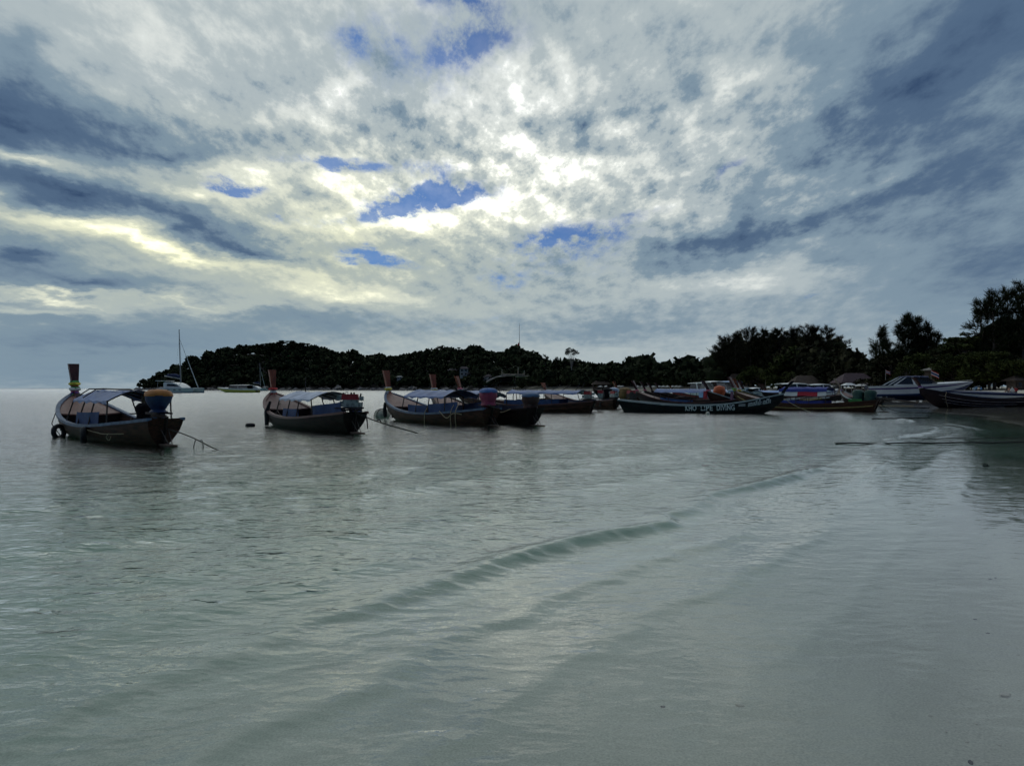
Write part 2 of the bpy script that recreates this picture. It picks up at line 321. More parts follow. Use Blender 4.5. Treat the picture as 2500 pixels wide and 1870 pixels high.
t.links.new(soil.outputs[2], rk.inputs[6]); t.links.new(rkc.outputs[2], rk.inputs[7]); t.links.new(rk.outputs[2], b.inputs['Base Color'])
ro = tn(t, 'ShaderNodeMapRange'); ro.inputs[3].default_value = .9; ro.inputs[4].default_value = .06; t.links.new(wet.outputs[0], ro.inputs[0]); t.links.new(ro.outputs[0], b.inputs['Roughness'])
b.inputs['Specular IOR Level'].default_value = .5
n3 = tn(t, 'ShaderNodeTexNoise'); n3.inputs['Scale'].default_value = 6; n3.inputs['Detail'].default_value = 8; t.links.new(geo.outputs['Position'], n3.inputs['Vector'])
bp = tn(t, 'ShaderNodeBump'); bp.inputs['Strength'].default_value = .10; bp.inputs['Distance'].default_value = .04; t.links.new(n3.outputs['Fac'], bp.inputs['Height']); t.links.new(bp.outputs[0], b.inputs['Normal'])
gme = np_mesh('beach_ground', np.stack([gx, gy, gzz], -1).reshape(-1, 3), wrap_quads(len(rad), len(AZ)), True)
ra = gme.attributes.new('rocky', 'FLOAT', 'POINT'); gpx = CX+F*gx/np.maximum(gy, 1)          # bedrock and soil of the headland, sand elsewhere
ra.data.foreach_set('value', np.where((gy > 430) & (sdist(gx, gy) > -2), np.clip((1270-gpx)/50, 0, 1), 0).astype(np.float32).ravel())
tag(link('beach_ground', gme, sand_m), kind='structure')

# ------------------------------------------------------------------ sea: real wavelets near the shore, ripples by relief
def sea_z(x, y):
    s = -sdist(x, y); al = .52*x+.854*y            # offshore distance, along-shore run
    sw_ = s+.55*vnoise(al*.35, s*.25, 1)+.22*vnoise(al*1.3, s*.5, 2)+.10*vnoise(al*3.7, s*1.2, 3)+.05*vnoise(al*9, s*3, 4)
    z = np.zeros_like(s)
    for s0, h, wd, sd_ in ((4.3,.066,.26,11),(3.3,.014,.20,12),(2.5,.016,.20,13),(1.55,.006,.14,14),(.9,.004,.12,15),(5.3,.022,.5,16),(6.4,.030,.7,17),(8.6,.030,.9,18),(11.5,.028,1.1,19),(15,.026,1.3,20),(19.5,.024,1.5,21)):
        q = (sw_-s0)/wd; amp = np.clip(.78+1.3*vnoise(al*.28+sd_*7, s*0+sd_, sd_), .05, 1.35)
        q = np.where(q < 0, q*1.7, q)             # steep towards the beach
        z += h*amp*np.exp(-q*q)
    env = np.interp(s, [0, 3.6, 5.5, 9], [.03, .12, .6, 1.0])
    u = (x*.93+y*.36); v = (-x*.36+y*.93)          # chop runs in towards the beach
    z += env*(.016*vnoise(u*.9, v*1.7, 31)+.012*vnoise(u*2.1+5, v*3.9, 32)+.006*vnoise(u*4.6, v*8.3, 33))*np.clip(1.3-np.hypot(x, y)/160, 0, 1)
    return np.where(s < -6, -.02, z*np.clip((s+.5)*2, 0, 1))
wr = np.concatenate([[.05, .6], np.geomspace(1.6, 120, 620), np.geomspace(123, 1200, 60), [2500, 6000]])
wx, wy = polar(wr, AZ); wz = sea_z(wx, wy)
V = np.stack([wx, wy, wz], -1).reshape(-1, 3); Q = wrap_quads(len(wr), len(AZ)); na = len(AZ)
V2 = np.stack([wx, wy, np.full_like(wx, -9.0)], -1)[[0, -1]].reshape(-1, 3); o = len(V); top = (len(wr)-1)*na   # floor and rim close the body of water
k = np.arange(na); k2 = (k+1) % na
Q = np.concatenate([Q, np.stack([top+k, o+na+k, o+na+k2, top+k2], -1)[:, ::-1], np.stack([o+k, o+k2, o+na+k2, o+na+k], -1)[:, ::-1], np.stack([k, k2, o+k2, o+k], -1)[:, ::-1]])
me = np_mesh('sea_water', np.concatenate([V, V2]), Q, True)
calm = np.concatenate([(1.08*np.interp(-sdist(wx, wy), [0, 3.6, 5.5, 10], [.05, .15, .5, 1.0])/(1+np.hypot(wx, wy)/110)).ravel(), np.ones(len(V2))])
at_ = me.attributes.new('chop', 'FLOAT', 'POINT'); at_.data.foreach_set('value', calm.astype(np.float32))
rr_ = np.hypot(wx, wy); fz = np.clip((rr_-7)/75, 0, 1)**.6         # ripples too small to resolve become surface roughness
at2 = me.attributes.new('ripple_roughness', 'FLOAT', 'POINT'); at2.data.foreach_set('value', np.concatenate([(.04+.15*fz*np.clip((-sdist(wx, wy)-.2)/6, .15, 1)).ravel(), np.full(len(V2), .3)]).astype(np.float32))
wm = bpy.data.materials.new('sea_water'); wm.use_nodes = True; t = wm.node_tree; t.nodes.clear()
geo = tn(t, 'ShaderNodeNewGeometry'); atn = tn(t, 'ShaderNodeAttribute', attribute_name='chop')
def wn(scale, st, rot, detail, rough=.55, dist=0.0):
    mp = tn(t, 'ShaderNodeMapping'); mp.inputs['Scale'].default_value = st; mp.inputs['Rotation'].default_value = (0, 0, rot); t.links.new(geo.outputs['Position'], mp.inputs[0])
    n = tn(t, 'ShaderNodeTexNoise'); n.inputs['Scale'].default_value = scale; n.inputs['Detail'].default_value = detail; n.inputs['Roughness'].default_value = rough; n.inputs['Distortion'].default_value = dist
    t.links.new(mp.outputs[0], n.inputs['Vector']); return n.outputs['Fac']
def wmath(op, a, b):
    n = tn(t, 'ShaderNodeMath', operation=op)
    for i, v in enumerate((a, b)):
        if isinstance(v, (int, float)): n.inputs[i].default_value = v
        else: t.links.new(v, n.inputs[i])
    return n.outputs[0]
rid = wmath('ABSOLUTE', wmath('SUBTRACT', wn(2.4, (.85, 1.35, 1), .22, 3, .5), .5), 0.0)          # creased wavelets
hgt = wmath('ADD', wmath('MULTIPLY', wn(1.3, (.7, 1.5, 1), .35, 2, .5), .07), wmath('ADD', wmath('MULTIPLY', rid, -.105), wmath('MULTIPLY', wn(8.5, (.85, 1.3, 1), .12, 3, .55), .0205)))
hgt = wmath('MULTIPLY', hgt, atn.outputs['Fac'])
bp = tn(t, 'ShaderNodeBump'); bp.inputs['Strength'].default_value = 1.0; bp.inputs['Distance'].default_value = 1.0; t.links.new(hgt, bp.inputs['Height'])
fr = tn(t, 'ShaderNodeFresnel'); fr.inputs['IOR'].default_value = 1.33; t.links.new(bp.outputs[0], fr.inputs['Normal'])
gl = tn(t, 'ShaderNodeBsdfGlossy'); atr2 = tn(t, 'ShaderNodeAttribute', attribute_name='ripple_roughness'); t.links.new(atr2.outputs['Fac'], gl.inputs['Roughness']); gcol = wmath('SUBTRACT', 1.03, wmath('MULTIPLY', atr2.outputs['Fac'], .9)); t.links.new(gcol, gl.inputs['Color']);   # steeper unresolved ripples reflect less at grazing angles
t.links.new(bp.outputs[0], gl.inputs['Normal'])
tr = tn(t, 'ShaderNodeBsdfTransparent'); tr.inputs['Color'].default_value = (.97, .99, .985, 1)
ms = tn(t, 'ShaderNodeMixShader'); t.links.new(fr.outputs[0], ms.inputs[0]); t.links.new(tr.outputs[0], ms.inputs[1]); t.links.new(gl.outputs[0], ms.inputs[2])
va = tn(t, 'ShaderNodeVolumeAbsorption'); va.inputs['Color'].default_value = (.55, .92, .86, 1); va.inputs['Density'].default_value = .8
wout = tn(t, 'ShaderNodeOutputMaterial'); t.links.new(ms.outputs[0], wout.inputs['Surface']); t.links.new(va.outputs[0], wout.inputs['Volume'])
tag(link('sea_water', me, wm), kind='structure')

# ------------------------------------------------------------------ vegetation
def leaf_mat(name, c, c2):
    m = mat(name, c, .8, .3, .16, c2=c2, spec=.04); return m
LEAF = leaf_mat('foliage_dark', (.036,.043,.018), (.011,.016,.009))
LEAF2 = leaf_mat('foliage_olive', (.066,.076,.022), (.018,.026,.010))
LEAF3 = leaf_mat('foliage_brown_green', (.040,.038,.018), (.013,.014,.009))
PALM = leaf_mat('palm_fronds', (.075,.085,.030), (.040,.045,.018))
BARK = mat('bark', (.12,.095,.075), .9, .4, 3, bump=.4, bscale=12)
PALE_BARK = mat('pale_bark', (.30,.27,.23), .9, .3, 3)
def unit(v): return v/np.maximum(np.linalg.norm(v, axis=-1, keepdims=True), 1e-9)
def blades(C, U, W, lu, lw, taper=1.0):           # N leaf quads: centre, long axis, side axis, half sizes
    U = unit(U)*np.asarray(lu).reshape(-1, 1); W = unit(W)*np.asarray(lw).reshape(-1, 1)
    V = np.stack([C-U-W, C-U+W, C+U+W*taper, C+U-W*taper], 1).reshape(-1, 3)
    return V, np.arange(len(V)).reshape(-1, 4)
def tris_to_quads(Fc): return np.concatenate([Fc, Fc[:, 2:3]], 1)
class Acc:
    def __init__(s): s.V = []; s.Q = []; s.n = 0
    def add(s, V, Q): s.V.append(V); s.Q.append(Q+s.n); s.n += len(V)
    def mesh(s, name): return np_mesh(name, np.concatenate(s.V), np.concatenate(s.Q))
import bmesh
def ico(sub):
    bm = bmesh.new(); bmesh.ops.create_icosphere(bm, subdivisions=sub, radius=1.0)
    V = np.array([v.co for v in bm.verts]); Fc = np.array([[v.index for v in f.verts] for f in bm.faces]); bm.free(); return V, Fc
I1 = ico(1); I2 = ico(2)
def wood(name, trees, mats, leaves=70, core=.80):
    """one continuous far wood: every crown an uneven core under leaf clumps; trees = x,y,z,radius,height"""
    T = np.array(trees); acc = Acc(); vols = []
    for x, y, z, r, h in T:
        Vc = I1[0]*(1+.25*rng.standard_normal((len(I1[0]), 1)))*[r*core, r*core, h*.42*core]+[x, y, z+h*.60]
        V = np.concatenate([Vc]); 
        acc.V.append(V); acc.Q.append(np.concatenate([I1[1], I1[1][:, :1]], 1)*0+np.concatenate([I1[1], I1[1][:, 2:3]], 1)+acc.n); acc.n += len(V)
        nl = leaves; D = unit(rng.standard_normal((nl, 3))); D[:, 2] = np.abs(D[:, 2])*1.0-.25
        C = np.array([x, y, z+h*.60])+D*[r, r, h*.44]*rng.uniform(.72, 1.12, (nl, 1))
        U = rng.standard_normal((nl, 3)); W = np.cross(U, D+.6*rng.standard_normal((nl, 3)))
        acc.add(*blades(C, U, W, rng.uniform(.16, .34, nl)*r, rng.uniform(.10, .24, nl)*r))
    V = np.concatenate(acc.V); Q = np.concatenate(acc.Q)
    me = bpy.data.meshes.new(name)                 # cores are triangles: drop the doubled corner
    tri = Q[:, 2] == Q[:, 3]; loops = np.where(tri, 3, 4); idx = Q.ravel()[np.tile([1,1,1,1], len(Q)).astype(bool) & ~np.stack([tri*0, tri*0, tri*0, tri], 1).astype(bool).ravel()]
    me.vertices.add(len(V)); me.vertices.foreach_set('co', V.astype(np.float32).ravel())
    me.loops.add(len(idx)); me.loops.foreach_set('vertex_index', idx.astype(np.int32))
    me.polygons.add(len(Q)); me.polygons.foreach_set('loop_start', np.concatenate([[0], np.cumsum(loops)[:-1]]).astype(np.int32))
    me.update(calc_edges=True)
    return me
# hillside wood across the bay
hill = []
for px in np.arange(326, 1765, 11.5):
    for row in range(13):
        p = px+rng.uniform(-7, 7); dd = float(shore_d(p)); W = np.interp(p, [300,360,640,1200,1500,2000], [25,50,110,110,70,60])
        d = dd+np.interp(p, [1240, 1330], [4, 30])+(W+10)*(row+rng.uniform(-.4, .6))/12.0
        x = (p-CX)/F*d; z = gz(x, d)
        if z < .6: continue
        k = np.interp(p, [320, 420], [.55, 1.0])*rng.uniform(.62, 1.25)
        if rng.random() < .10: k *= rng.uniform(1.15, 1.45)
        hill.append((x, d, z-.5, 3.7*k*rng.uniform(.85, 1.3), TREE_H*k))
tag(link('hillside_forest', wood('hillside_forest', hill, None, 64), LEAF), label='dark evergreen forest covering the long low hill across the bay', cat='forest', kind='stuff')
# wood behind the near beach
VEG = np.array([(1690,388),(1760,350),(1830,322),(1900,296),(1980,262),(2060,230),(2130,200),(2200,176),(2300,160),(2400,152),(2520,146),(2700,138)], float)
def veg_d(px): return float(np.interp(px, VEG[:,0], VEG[:,1]))
TOPY = np.array([(1690,888),(1745,866),(1775,846),(1840,822),(2000,822),(2050,842),(2090,858),(2120,880),(2160,862),(2290,848),(2320,836),(2400,818),(2460,790),(2700,770)], float)
back = []
for px in np.arange(1690, 2720, 13):
    for row in range(6):
        p = px+rng.uniform(-9, 9); d = veg_d(p)+8+row*5.5+rng.uniform(-2, 2); x = (p-CX)/F*d; z = gz(x, d)
        hh = (HY-np.interp(p, TOPY[:,0], TOPY[:,1]))/F*d+H-z; hh *= (.42+.58*min(1, row/3.0))*rng.uniform(.8, 1.08)
        back.append((x, d, z-.3, max(2.0, hh*.30)*rng.uniform(.8, 1.25), max(2.5, hh)))
tag(link('beachside_forest', wood('beachside_forest', back, None, 90), LEAF3), label='dark mixed wood standing behind the beach huts and umbrellas', cat='forest', kind='stuff')

def trunk_part(h, r0, lean, parent, m, limbs=(), top=.96):
    mb = MB(); pts = [(lean[0]*(t**1.5)*h, lean[1]*(t**1.5)*h, h*t*top) for t in (0, .2, .45, .7, 1)]
    mb.tube([(p[0], p[1], p[2]-.4*(i == 0)) for i, p in enumerate(pts)], [r0, r0*.8, r0*.6, r0*.4, r0*.12], 7)
    for a, b, r in limbs: mb.tube([a, (Vector(a)+Vector(b))/2+Vector((0,0,.15)), b], [r, r*.7, r*.3], 5)
    mb.build('trunk', m, parent)
def leaf_part(acc, m, parent, name='crown'): return link(name, acc.mesh(name), m, parent)
def casuarina(px, d, topy, wide, label, dens=1.0, lean=.0, m=LEAF):
    x = (px-CX)/F*d; z = gz(x, d); h = (HY-topy)/F*d+H-z; sp_ = wide/F*d/2
    t = empty('casuarina_tree', (x, d, z), label=label, cat='tree', group='tall feathery casuarina trees behind the beach')
    acc = Acc(); limbs = []; nl = int(46*dens)
    for i in range(nl):
        f = .22+.78*(i/nl)**.9; a = rng.uniform(0, 6.283); L = sp_*(1.04-f)**.55*rng.uniform(.65, 1.3)+.4
        base = np.array([lean*h*f**1.5, 0, h*f*.95]); dr = unit(np.array([math.cos(a), math.sin(a), rng.uniform(.35, 1.0)]))
        end = base+dr*L; limbs.append((tuple(base), tuple(end), .05+.05*(1-f)))
        nt_ = int(6+L*2.4)
        for k in range(nt_):
            c0 = base+dr*L*rng.uniform(.2, 1.05)+rng.standard_normal(3)*.28; nb = 9
            U = dr*.6+np.array([0, 0, .35])+rng.standard_normal((nb, 3))*.55; Ln = rng.uniform(.32, .80, nb)
            C = c0+unit(U)*Ln[:, None]*.8; W = np.cross(U, rng.standard_normal((nb, 3)))
            acc.add(*blades(C, U, W, Ln, rng.uniform(.035, .075, nb), .3))
    trunk_part(h, .22+.008*h, (lean, 0), t, BARK, limbs); leaf_part(acc, m, t); return t
def broadleaf(px, d, topy, wide, label, m=LEAF, layers=0, name='broadleaf_tree', clumps=22, boty=None, bark=BARK, leaf=1.0, group='spreading broadleaf trees at the beach'):
    x = (px-CX)/F*d; z = gz(x, d); h = (HY-topy)/F*d+H-z; r = wide/F*d/2
    low = .12 if boty is None else max(.05, ((HY-boty)/F*d+H-z)/h)
    t = empty(name, (x, d, z), label=label, cat='tree', group=group); acc = Acc(); limbs = []
    for i in range(clumps):
        a = rng.uniform(0, 6.283); f = low+(1-low)*rng.uniform(.05, .95)
        if layers: f = low+(1-low)*(round(rng.uniform(.1, .95)*layers)/layers)
        env = math.sqrt(max(.06, 1-((f-low)/(1-low)*.98)**2.2)); q = math.sqrt(rng.random())*env
        c = np.array([math.cos(a)*r*q, math.sin(a)*r*q, h*f]); cr_ = r*rng.uniform(.26, .42)*(.65+.35*env); ch = cr_*(.30 if layers else .62)
        if c[2]+ch > h: c[2] = h-ch
        limbs.append(((0, 0, h*f*.55), tuple(c), .06+.012*r))
        nl = int(150*leaf); D = unit(rng.standard_normal((nl, 3))); C = c+D*[cr_, cr_, ch]*rng.uniform(.45, 1.08, (nl, 1))
        U = rng.standard_normal((nl, 3))*[1, 1, .5]; W = np.cross(U, rng.standard_normal((nl, 3))*.6+[0, 0, 1.0])
        acc.add(*blades(C, U, W, rng.uniform(.10, .20, nl)*cr_/leaf**.5, rng.uniform(.06, .13, nl)*cr_/leaf**.5, .7))
    trunk_part(h*.9, .16+.02*h, (rng.uniform(-.05, .05), 0), t, bark, limbs); leaf_part(acc, m, t); return t
def palm(px, d, topy, label):
    x = (px-CX)/F*d; z = gz(x, d); h = (HY-topy)/F*d+H-z
    t = empty('coconut_palm', (x, d, z), label=label, cat='palm tree', group='coconut palms behind the beach'); acc = Acc()
    for i in range(26):
        a = i*2.4+rng.uniform(-.2, .2); up = rng.uniform(-.2, 1.0); L = h*.30+1.2; P = []
        for k in range(7):
            s = k/6; P.append(np.array([math.cos(a)*L*s*.9, math.sin(a)*L*s*.9, h*.86+L*(up*s-.95*s*s)]))
        for k in range(6):
            U = P[k+1]-P[k]; side = unit(np.cross(U, [0, 0, 1.0]))
            for sg in (-1, 1):
                for q in (.2, .6, 1.0):
                    c = P[k]+U*q; w = side*sg+np.array([0, 0, -.55])+unit(U)*.5
                    acc.add(*blades((c+unit(w)*.32)[None], w[None], unit(U)[None], [.38*(1.15-k*.12)], [.07], .4))
    trunk_part(h*.88, .17, (rng.uniform(-.12, .12), 0), t, PALE_BARK); leaf_part(acc, PALM, t)
for i, (px, ty, w, dn) in enumerate([(1762,824,60,.9),(1795,812,62,1),(1832,801,66,1.05),(1868,803,60,1),(1902,804,62,1),(1938,800,62,1.05),(1975,796,66,1.05),(2018,797,58,.8),(2050,822,50,.75)]):
    casuarina(px, 336-i*7+(i % 2)*8, ty, w*1.75, ['lowest casuarina of the long grove, at its bay-side end', 'second casuarina of the long grove counting from the bay', 'third casuarina of the grove from the bay, first of the full height ones', 'casuarina fourth along the long grove from the bay', 'middle casuarina of the long even-topped grove', 'casuarina just past the middle of the long grove', 'tallest casuarina of the long grove, rising behind the layered green tree', 'airy casuarina with sky showing through beside the tallest of the grove', 'shortest airy casuarina at the landward end of the long grove'][i], dn*1.45, m=LEAF3)
for i, (px, ty, w, d, dn) in enumerate([(2150,800,46,186,.8),(2172,838,44,182,.7),(2212,766,58,182,1.1),(2240,774,56,184,1.1),(2266,790,46,183,.9),(2284,812,36,186,.7)]):
    casuarina(px, d+6, ty, w*1.6, ['slim casuarina with a pointed tip standing clear of the denser clump', 'low slim casuarina between the pointed one and the denser clump', 'tallest bushy casuarina of the clump behind the big white speedboat', 'second bushy casuarina of the clump behind the big white speedboat', 'sloping bushy casuarina on the landward shoulder of the speedboat clump', 'shortest casuarina ending the clump behind the big white speedboat'][i], dn, lean=-.02)
for i, (px, ty, w, d, dn) in enumerate([(2398,732,66,148,.8),(2428,710,58,146,.85),(2464,702,60,146,.9),(2500,684,66,145,.9),(2545,676,80,146,.9),(2600,690,90,146,1.0)]):
    casuarina(px, d+4, ty, w*1.6, ['dark casuarina on the seaward edge of the tallest clump', 'tall casuarina with a ragged tip second in the tallest clump', 'tall dense casuarina inside the tallest clump', 'tallest dark casuarina of all, towering over the beach hut', 'very tall casuarina beyond the small beach hut', 'landward casuarina of the tallest clump'][i], dn, lean=-.02)
B = broadleaf
B(1955,290,846,150,'wide layered green tree in front of the casuarina grove', LEAF2, 6, clumps=30)
B(2045,255,836,100,'tall round tree with fine twigs ending the casuarina grove', LEAF, 0, clumps=30)
B(1850,318,892,110,'low olive bushy tree beside the thatched hut', LEAF2, 0, clumps=22)
B(1905,300,880,80,'small olive tree behind the open thatched shelter', LEAF2)
B(2175,186,868,130,'dark layered tree left of the white speedboat, over the restaurant', LEAF3, 5, clumps=28)
B(2255,158,862,120,'round green tree rising behind the white speedboat cabin', LEAF2, 0, clumps=30)
B(2215,150,885,70,'rounded olive shrub tree behind the speedboat windscreen', LEAF2, 0, clumps=22, leaf=1.3)
B(2318,160,838,130,'broad dark crown filling the dip between the two casuarina clumps', LEAF, 5, clumps=34)
B(2362,152,812,140,'almond tree with flat layered branches beneath the casuarinas', LEAF2, 7, clumps=34)
B(2335,146,862,110,'dense green tree over the sandy bank behind the flag', LEAF2, 0, clumps=32, leaf=1.3)
B(2415,140,858,120,'broad olive tree shading the notice board and the group in red', LEAF2, 0, clumps=36, leaf=1.3, boty=925)
B(2482,136,878,110,'yellowish green tree hanging over the small hut on the beach', LEAF2, 0, clumps=34, leaf=1.3, boty=925)
B(2555,140,846,140,'large dark tree beyond the small beach hut', LEAF, 0, clumps=34)
B(1396,478,848,34,'lone umbrella-shaped emergent tree with a bare pale trunk', LEAF, 0, clumps=11, boty=868, bark=PALE_BARK, name='emergent_tree', group=None)
for px, ty, w in ((1332,864,22),(1358,870,18),(1380,874,18)): casuarina(px, 492, ty, w, 'small conifer-shaped casuarina on the skyline near the emergent tree', .5)
for px, ty, w, d in ((700,830,46,770),(652,837,36,775),(738,837,42,768),(1078,843,32,700),(1120,848,26,700),(1560,868,28,462)):
    B(px, d, ty, w, 'rounded tree crown standing proud of the wooded skyline', LEAF, 4, clumps=12, boty=ty+14, group='crowns proud of the hill skyline')
for px, d, ty in ((1772,346,886),(1796,340,882),(1868,306,898),(1540,424,905),(1580,412,903),(1622,400,908),(1655,392,905),(1700,376,902),(1730,362,900),(1930,284,905)):
    palm(px, d, ty, 'coconut palm with drooping fronds by the brown hipped roof' if 1760 < px < 1800 else 'coconut palm with drooping fronds among the trees behind the umbrellas' if px < 1760 else 'coconut palm beside the open thatched shelter')

# ------------------------------------------------------------------ boulders along the far shore
ROCK = mat('shore_rock', (.20,.18,.165), .85, .5, .25, bump=.5, bscale=1.2)
rock_me = []
for k in range(5):
    V, Fc = I2; V = V*(1+.22*rng.standard_normal((len(V), 1)))
    V = V*np.array([1.3, 1.0, .75]); V[:, 2] = np.maximum(V[:, 2], -.5); m_ = bpy.data.meshes.new('boulder'); m_.from_pydata(V.tolist(), [], Fc.tolist()); m_.materials.append(ROCK); rock_me.append(m_)
for i in range(150):
    px = rng.uniform(318, 1290); d = float(shore_d(px))+rng.uniform(-3, 7); s = rng.uniform(.7, 2.3)*(1.6 if rng.random() < .12 else 1)
    if px > 1180: s *= .5
    x = (px-CX)/F*d; o = bpy.data.objects.new('boulder', rock_me[i % 5]); col.objects.link(o); o.location = (x, d, max(gz(x, d), 0)+.15*s); o.scale = (s, s, s*rng.uniform(.7, 1.2)); o.rotation_euler = (0, 0, rng.uniform(0, 6.28))
    tag(o, 'grey brown boulder at the foot of the wooded hill', 'boulder', 'boulders lining the far shore')

# ------------------------------------------------------------------ buildings, huts, umbrellas
WHITE = mat('white_paint', (.72,.72,.70), .5, .12, 2); THATCH = mat('thatch', (.085,.060,.045), .95, .45, 2.5, bump=.6, bscale=14, stretch=(1,1,4))
ROOF = mat('dark_roof', (.06,.046,.048), .8, .3, 1.5); WOOD = mat('weathered_wood', (.20,.15,.11), .8, .35, 4, stretch=(1,6,6)); GLASS = mat('dark_glass', (.015,.018,.022), .08, .2, 2, spec=.6)
POST = mat('grey_post', (.28,.25,.22), .8, .3, 3); PURPLE_ROOF = mat('plum_roof', (.055,.028,.036), .8, .3, 1.5)
HILLWHITE = mat('weathered_white_wall', (.34,.34,.33), .7, .3, 1.5)
def house(px, py, d, w, dp, hw, hr, label, wall=HILLWHITE, roof=ROOF, posts=0, name='villa', storeys=1, rz=0.0, hip=True, base=None):
    p = pt(px, py, d) if base is None else Vector((0, 0, 0)); x = (px-CX)/F*d; z = p.z if base is None else base
    t = empty(name, (x, d, z), rz, label=label, cat='building')
    mb = MB()
    if posts:
        for i in range(posts):
            for sy in (-1, 1):
                q = MB(); q.tube([(-w/2+.2+(w-.4)*i/(posts-1), sy*(dp/2-.2), -1.0), (-w/2+.2+(w-.4)*i/(posts-1), sy*(dp/2-.2), hw)], .09, 6); q.build('post', POST, t)
        MB().box((0, dp*.2, hw*.22), (w*.8, dp*.4, hw*.44)).build('counter', WOOD, t)
    else:
        MB().box((0, 0, hw/2-1.5), (w, dp, hw+3)).build('wall', wall, t, smooth=0)
        nw = max(2, int(w/2.2))
        for sfl in range(storeys):
            for i in range(nw):
                f = MB().box((-w/2+w*(i+.5)/nw, -dp/2-.02, hw*(sfl+.55)/storeys), (w/nw*.55, .08, hw/storeys*.55)).build('window', WOOD, t, smooth=0)
                MB().box((-w/2+w*(i+.5)/nw, -dp/2-.07, hw*(sfl+.55)/storeys), (w/nw*.44, .05, hw/storeys*.45)).build('pane', GLASS, f, smooth=0)
    e = .6; ri = .28 if hip else .5
    V = [(-w/2-e, -dp/2-e, hw), (w/2+e, -dp/2-e, hw), (w/2+e, dp/2+e, hw), (-w/2-e, dp/2+e, hw), (-w*ri, 0, hw+hr), (w*ri, 0, hw+hr)]
    V += [(a, b_, c-.14) for a, b_, c in V[:4]]
    MB().add(V, [(0,1,5,4),(1,2,5),(2,3,4,5),(3,0,4),(0,6,7,1),(1,7,8,2),(2,8,9,3),(3,9,6,0),(6,9,8,7)]).build('roof', roof, t, smooth=0)
    return t
house(1133,918,590,6,5,5.5,1.8,'white two-storey villa among the trees on the hillside', storeys=2)
house(1147,921,588,5,4,2.6,1.0,'small white annex just below the hillside villa')
house(1105,909,610,7,5,1.6,1.4,'grey roofed bungalow higher up the wooded hill', wall=WOOD)
house(1193,929,545,4.5,4,2.6,1.8,'white gabled bungalow standing first above the rocky shore', rz=.9)
house(1207,928,548,4.5,4,2.6,1.8,'white gabled bungalow between two others above the rocky shore', rz=.7)
house(976,925,640,4.2,3.5,1.6,.9,'pale roofed bungalow low on the hill', wall=HILLWHITE, roof=mat('pale_roof', (.30,.295,.28), .7, .2, 1))
house(1186,934,545,2.5,3,3.4,.7,'narrow white hut beside the gabled bungalows')
house(1468,934,436,10,6,2.6,2.0,'long dark bar with a blue awning on the far beach', wall=WOOD, roof=THATCH, posts=5, name='beach_bar', base=gz((1468-CX)/F*436, 436))
house(1802,935,330,9,8,3.2,3.6,'brown hipped thatch roof hut behind the moored prows', wall=WOOD, roof=THATCH, name='thatched_hut', base=gz((1802-CX)/F*330, 330))
house(1965,940,258,9,7,2.6,2.8,'open-sided thatched shelter on posts', roof=THATCH, posts=4, name='thatched_shelter', base=gz((1965-CX)/F*258, 258))
house(2085,940,212,9,7,2.8,2.6,'plum roofed restaurant beside the white gazebo', wall=WOOD, roof=PURPLE_ROOF, posts=4, name='restaurant', base=gz((2085-CX)/F*212, 212))
house(2150,940,188,7,6,2.3,.9,'low dark roofed shack behind the speedboat stern', wall=WOOD, roof=ROOF, posts=4, name='beach_shack', base=gz((2150-CX)/F*188, 188))
house(2287,925,152,3.0,4,3.2,.6,'grey roofed house half hidden by trees behind the flag', wall=THATCH, roof=mat('grey_roof', (.20,.185,.155), .8, .3, 1.5), name='beach_house', base=gz((2290-CX)/F*150, 150)+1.2)
house(2487,935,134,2.6,2.6,1.7,.8,'small hut with a reed wall under the yellowish tree', wall=THATCH, roof=THATCH, name='reed_hut', base=gz((2485-CX)/F*134, 134))
UMB = mat('umbrella_cloth', (.68,.66,.60), .8, .15, 3)
def umbrella(px, d, r, label, h=2.3, m=UMB):
    x = (px-CX)/F*d; t = empty('beach_umbrella', (x, d, gz(x, d)), label=label, cat='umbrella', group='white umbrellas on the far beach')
    MB().tube([(0,0,-.2),(0,0,h)], .04, 6).build('pole', WOOD, t)
    MB().lathe([(r*1.0,h-.62),(r*1.0,h-.55),(r*.72,h-.26),(r*.38,h-.05),(.04,h+.1)], n=10).build('canopy', m, t, smooth=20)
for px, d in ((1466,430),(1480,429),(1505,427),(1512,424),(1519,427),(1556,420),(1570,418)): umbrella(px, float(shore_d(px))+21, 1.35, 'open white beach umbrella beside the dark beach bar')
for px, d in ((1585,416),(1596,415),(1610,413),(1620,412),(1630,411),(1642,410),(1652,408),(1661,406)): umbrella(px, float(shore_d(px))+22, 1.25, 'open white umbrella in the row under the low palms')
for px, d in ((2040,216),(2103,198)): umbrella(px, d, 1.6, 'pale square umbrella on the sand near the restaurant', 2.5)
g = empty('gazebo', (lambda d, px: ((px-CX)/F*d, d, gz((px-CX)/F*d, d)))(205, 2072), label='white topped gazebo on four posts beside the plum roof', cat='gazebo')
for sx in (-1, 1):
    for sy in (-1, 1): MB().tube([(sx*1.3, sy*1.3, -.2), (sx*1.3, sy*1.3, 2.3)], .06, 6).build('post', WHITE, g)
MB().add([(-1.6,-1.6,2.3),(1.6,-1.6,2.3),(1.6,1.6,2.3),(-1.6,1.6,2.3),(-.5,-.5,2.9),(.5,-.5,2.9),(.5,.5,2.9),(-.5,.5,2.9)], [(3,2,1,0),(4,5,6,7),(0,1,5,4),(1,2,6,5),(2,3,7,6),(3,0,4,7)]).build('top', WHITE, g, smooth=0)
d = 178; x = (2401-CX)/F*d; g = empty('notice_board', (x, d, gz(x, d)), label='pale blue grey notice board leaning on the beach by the group in red', cat='sign')
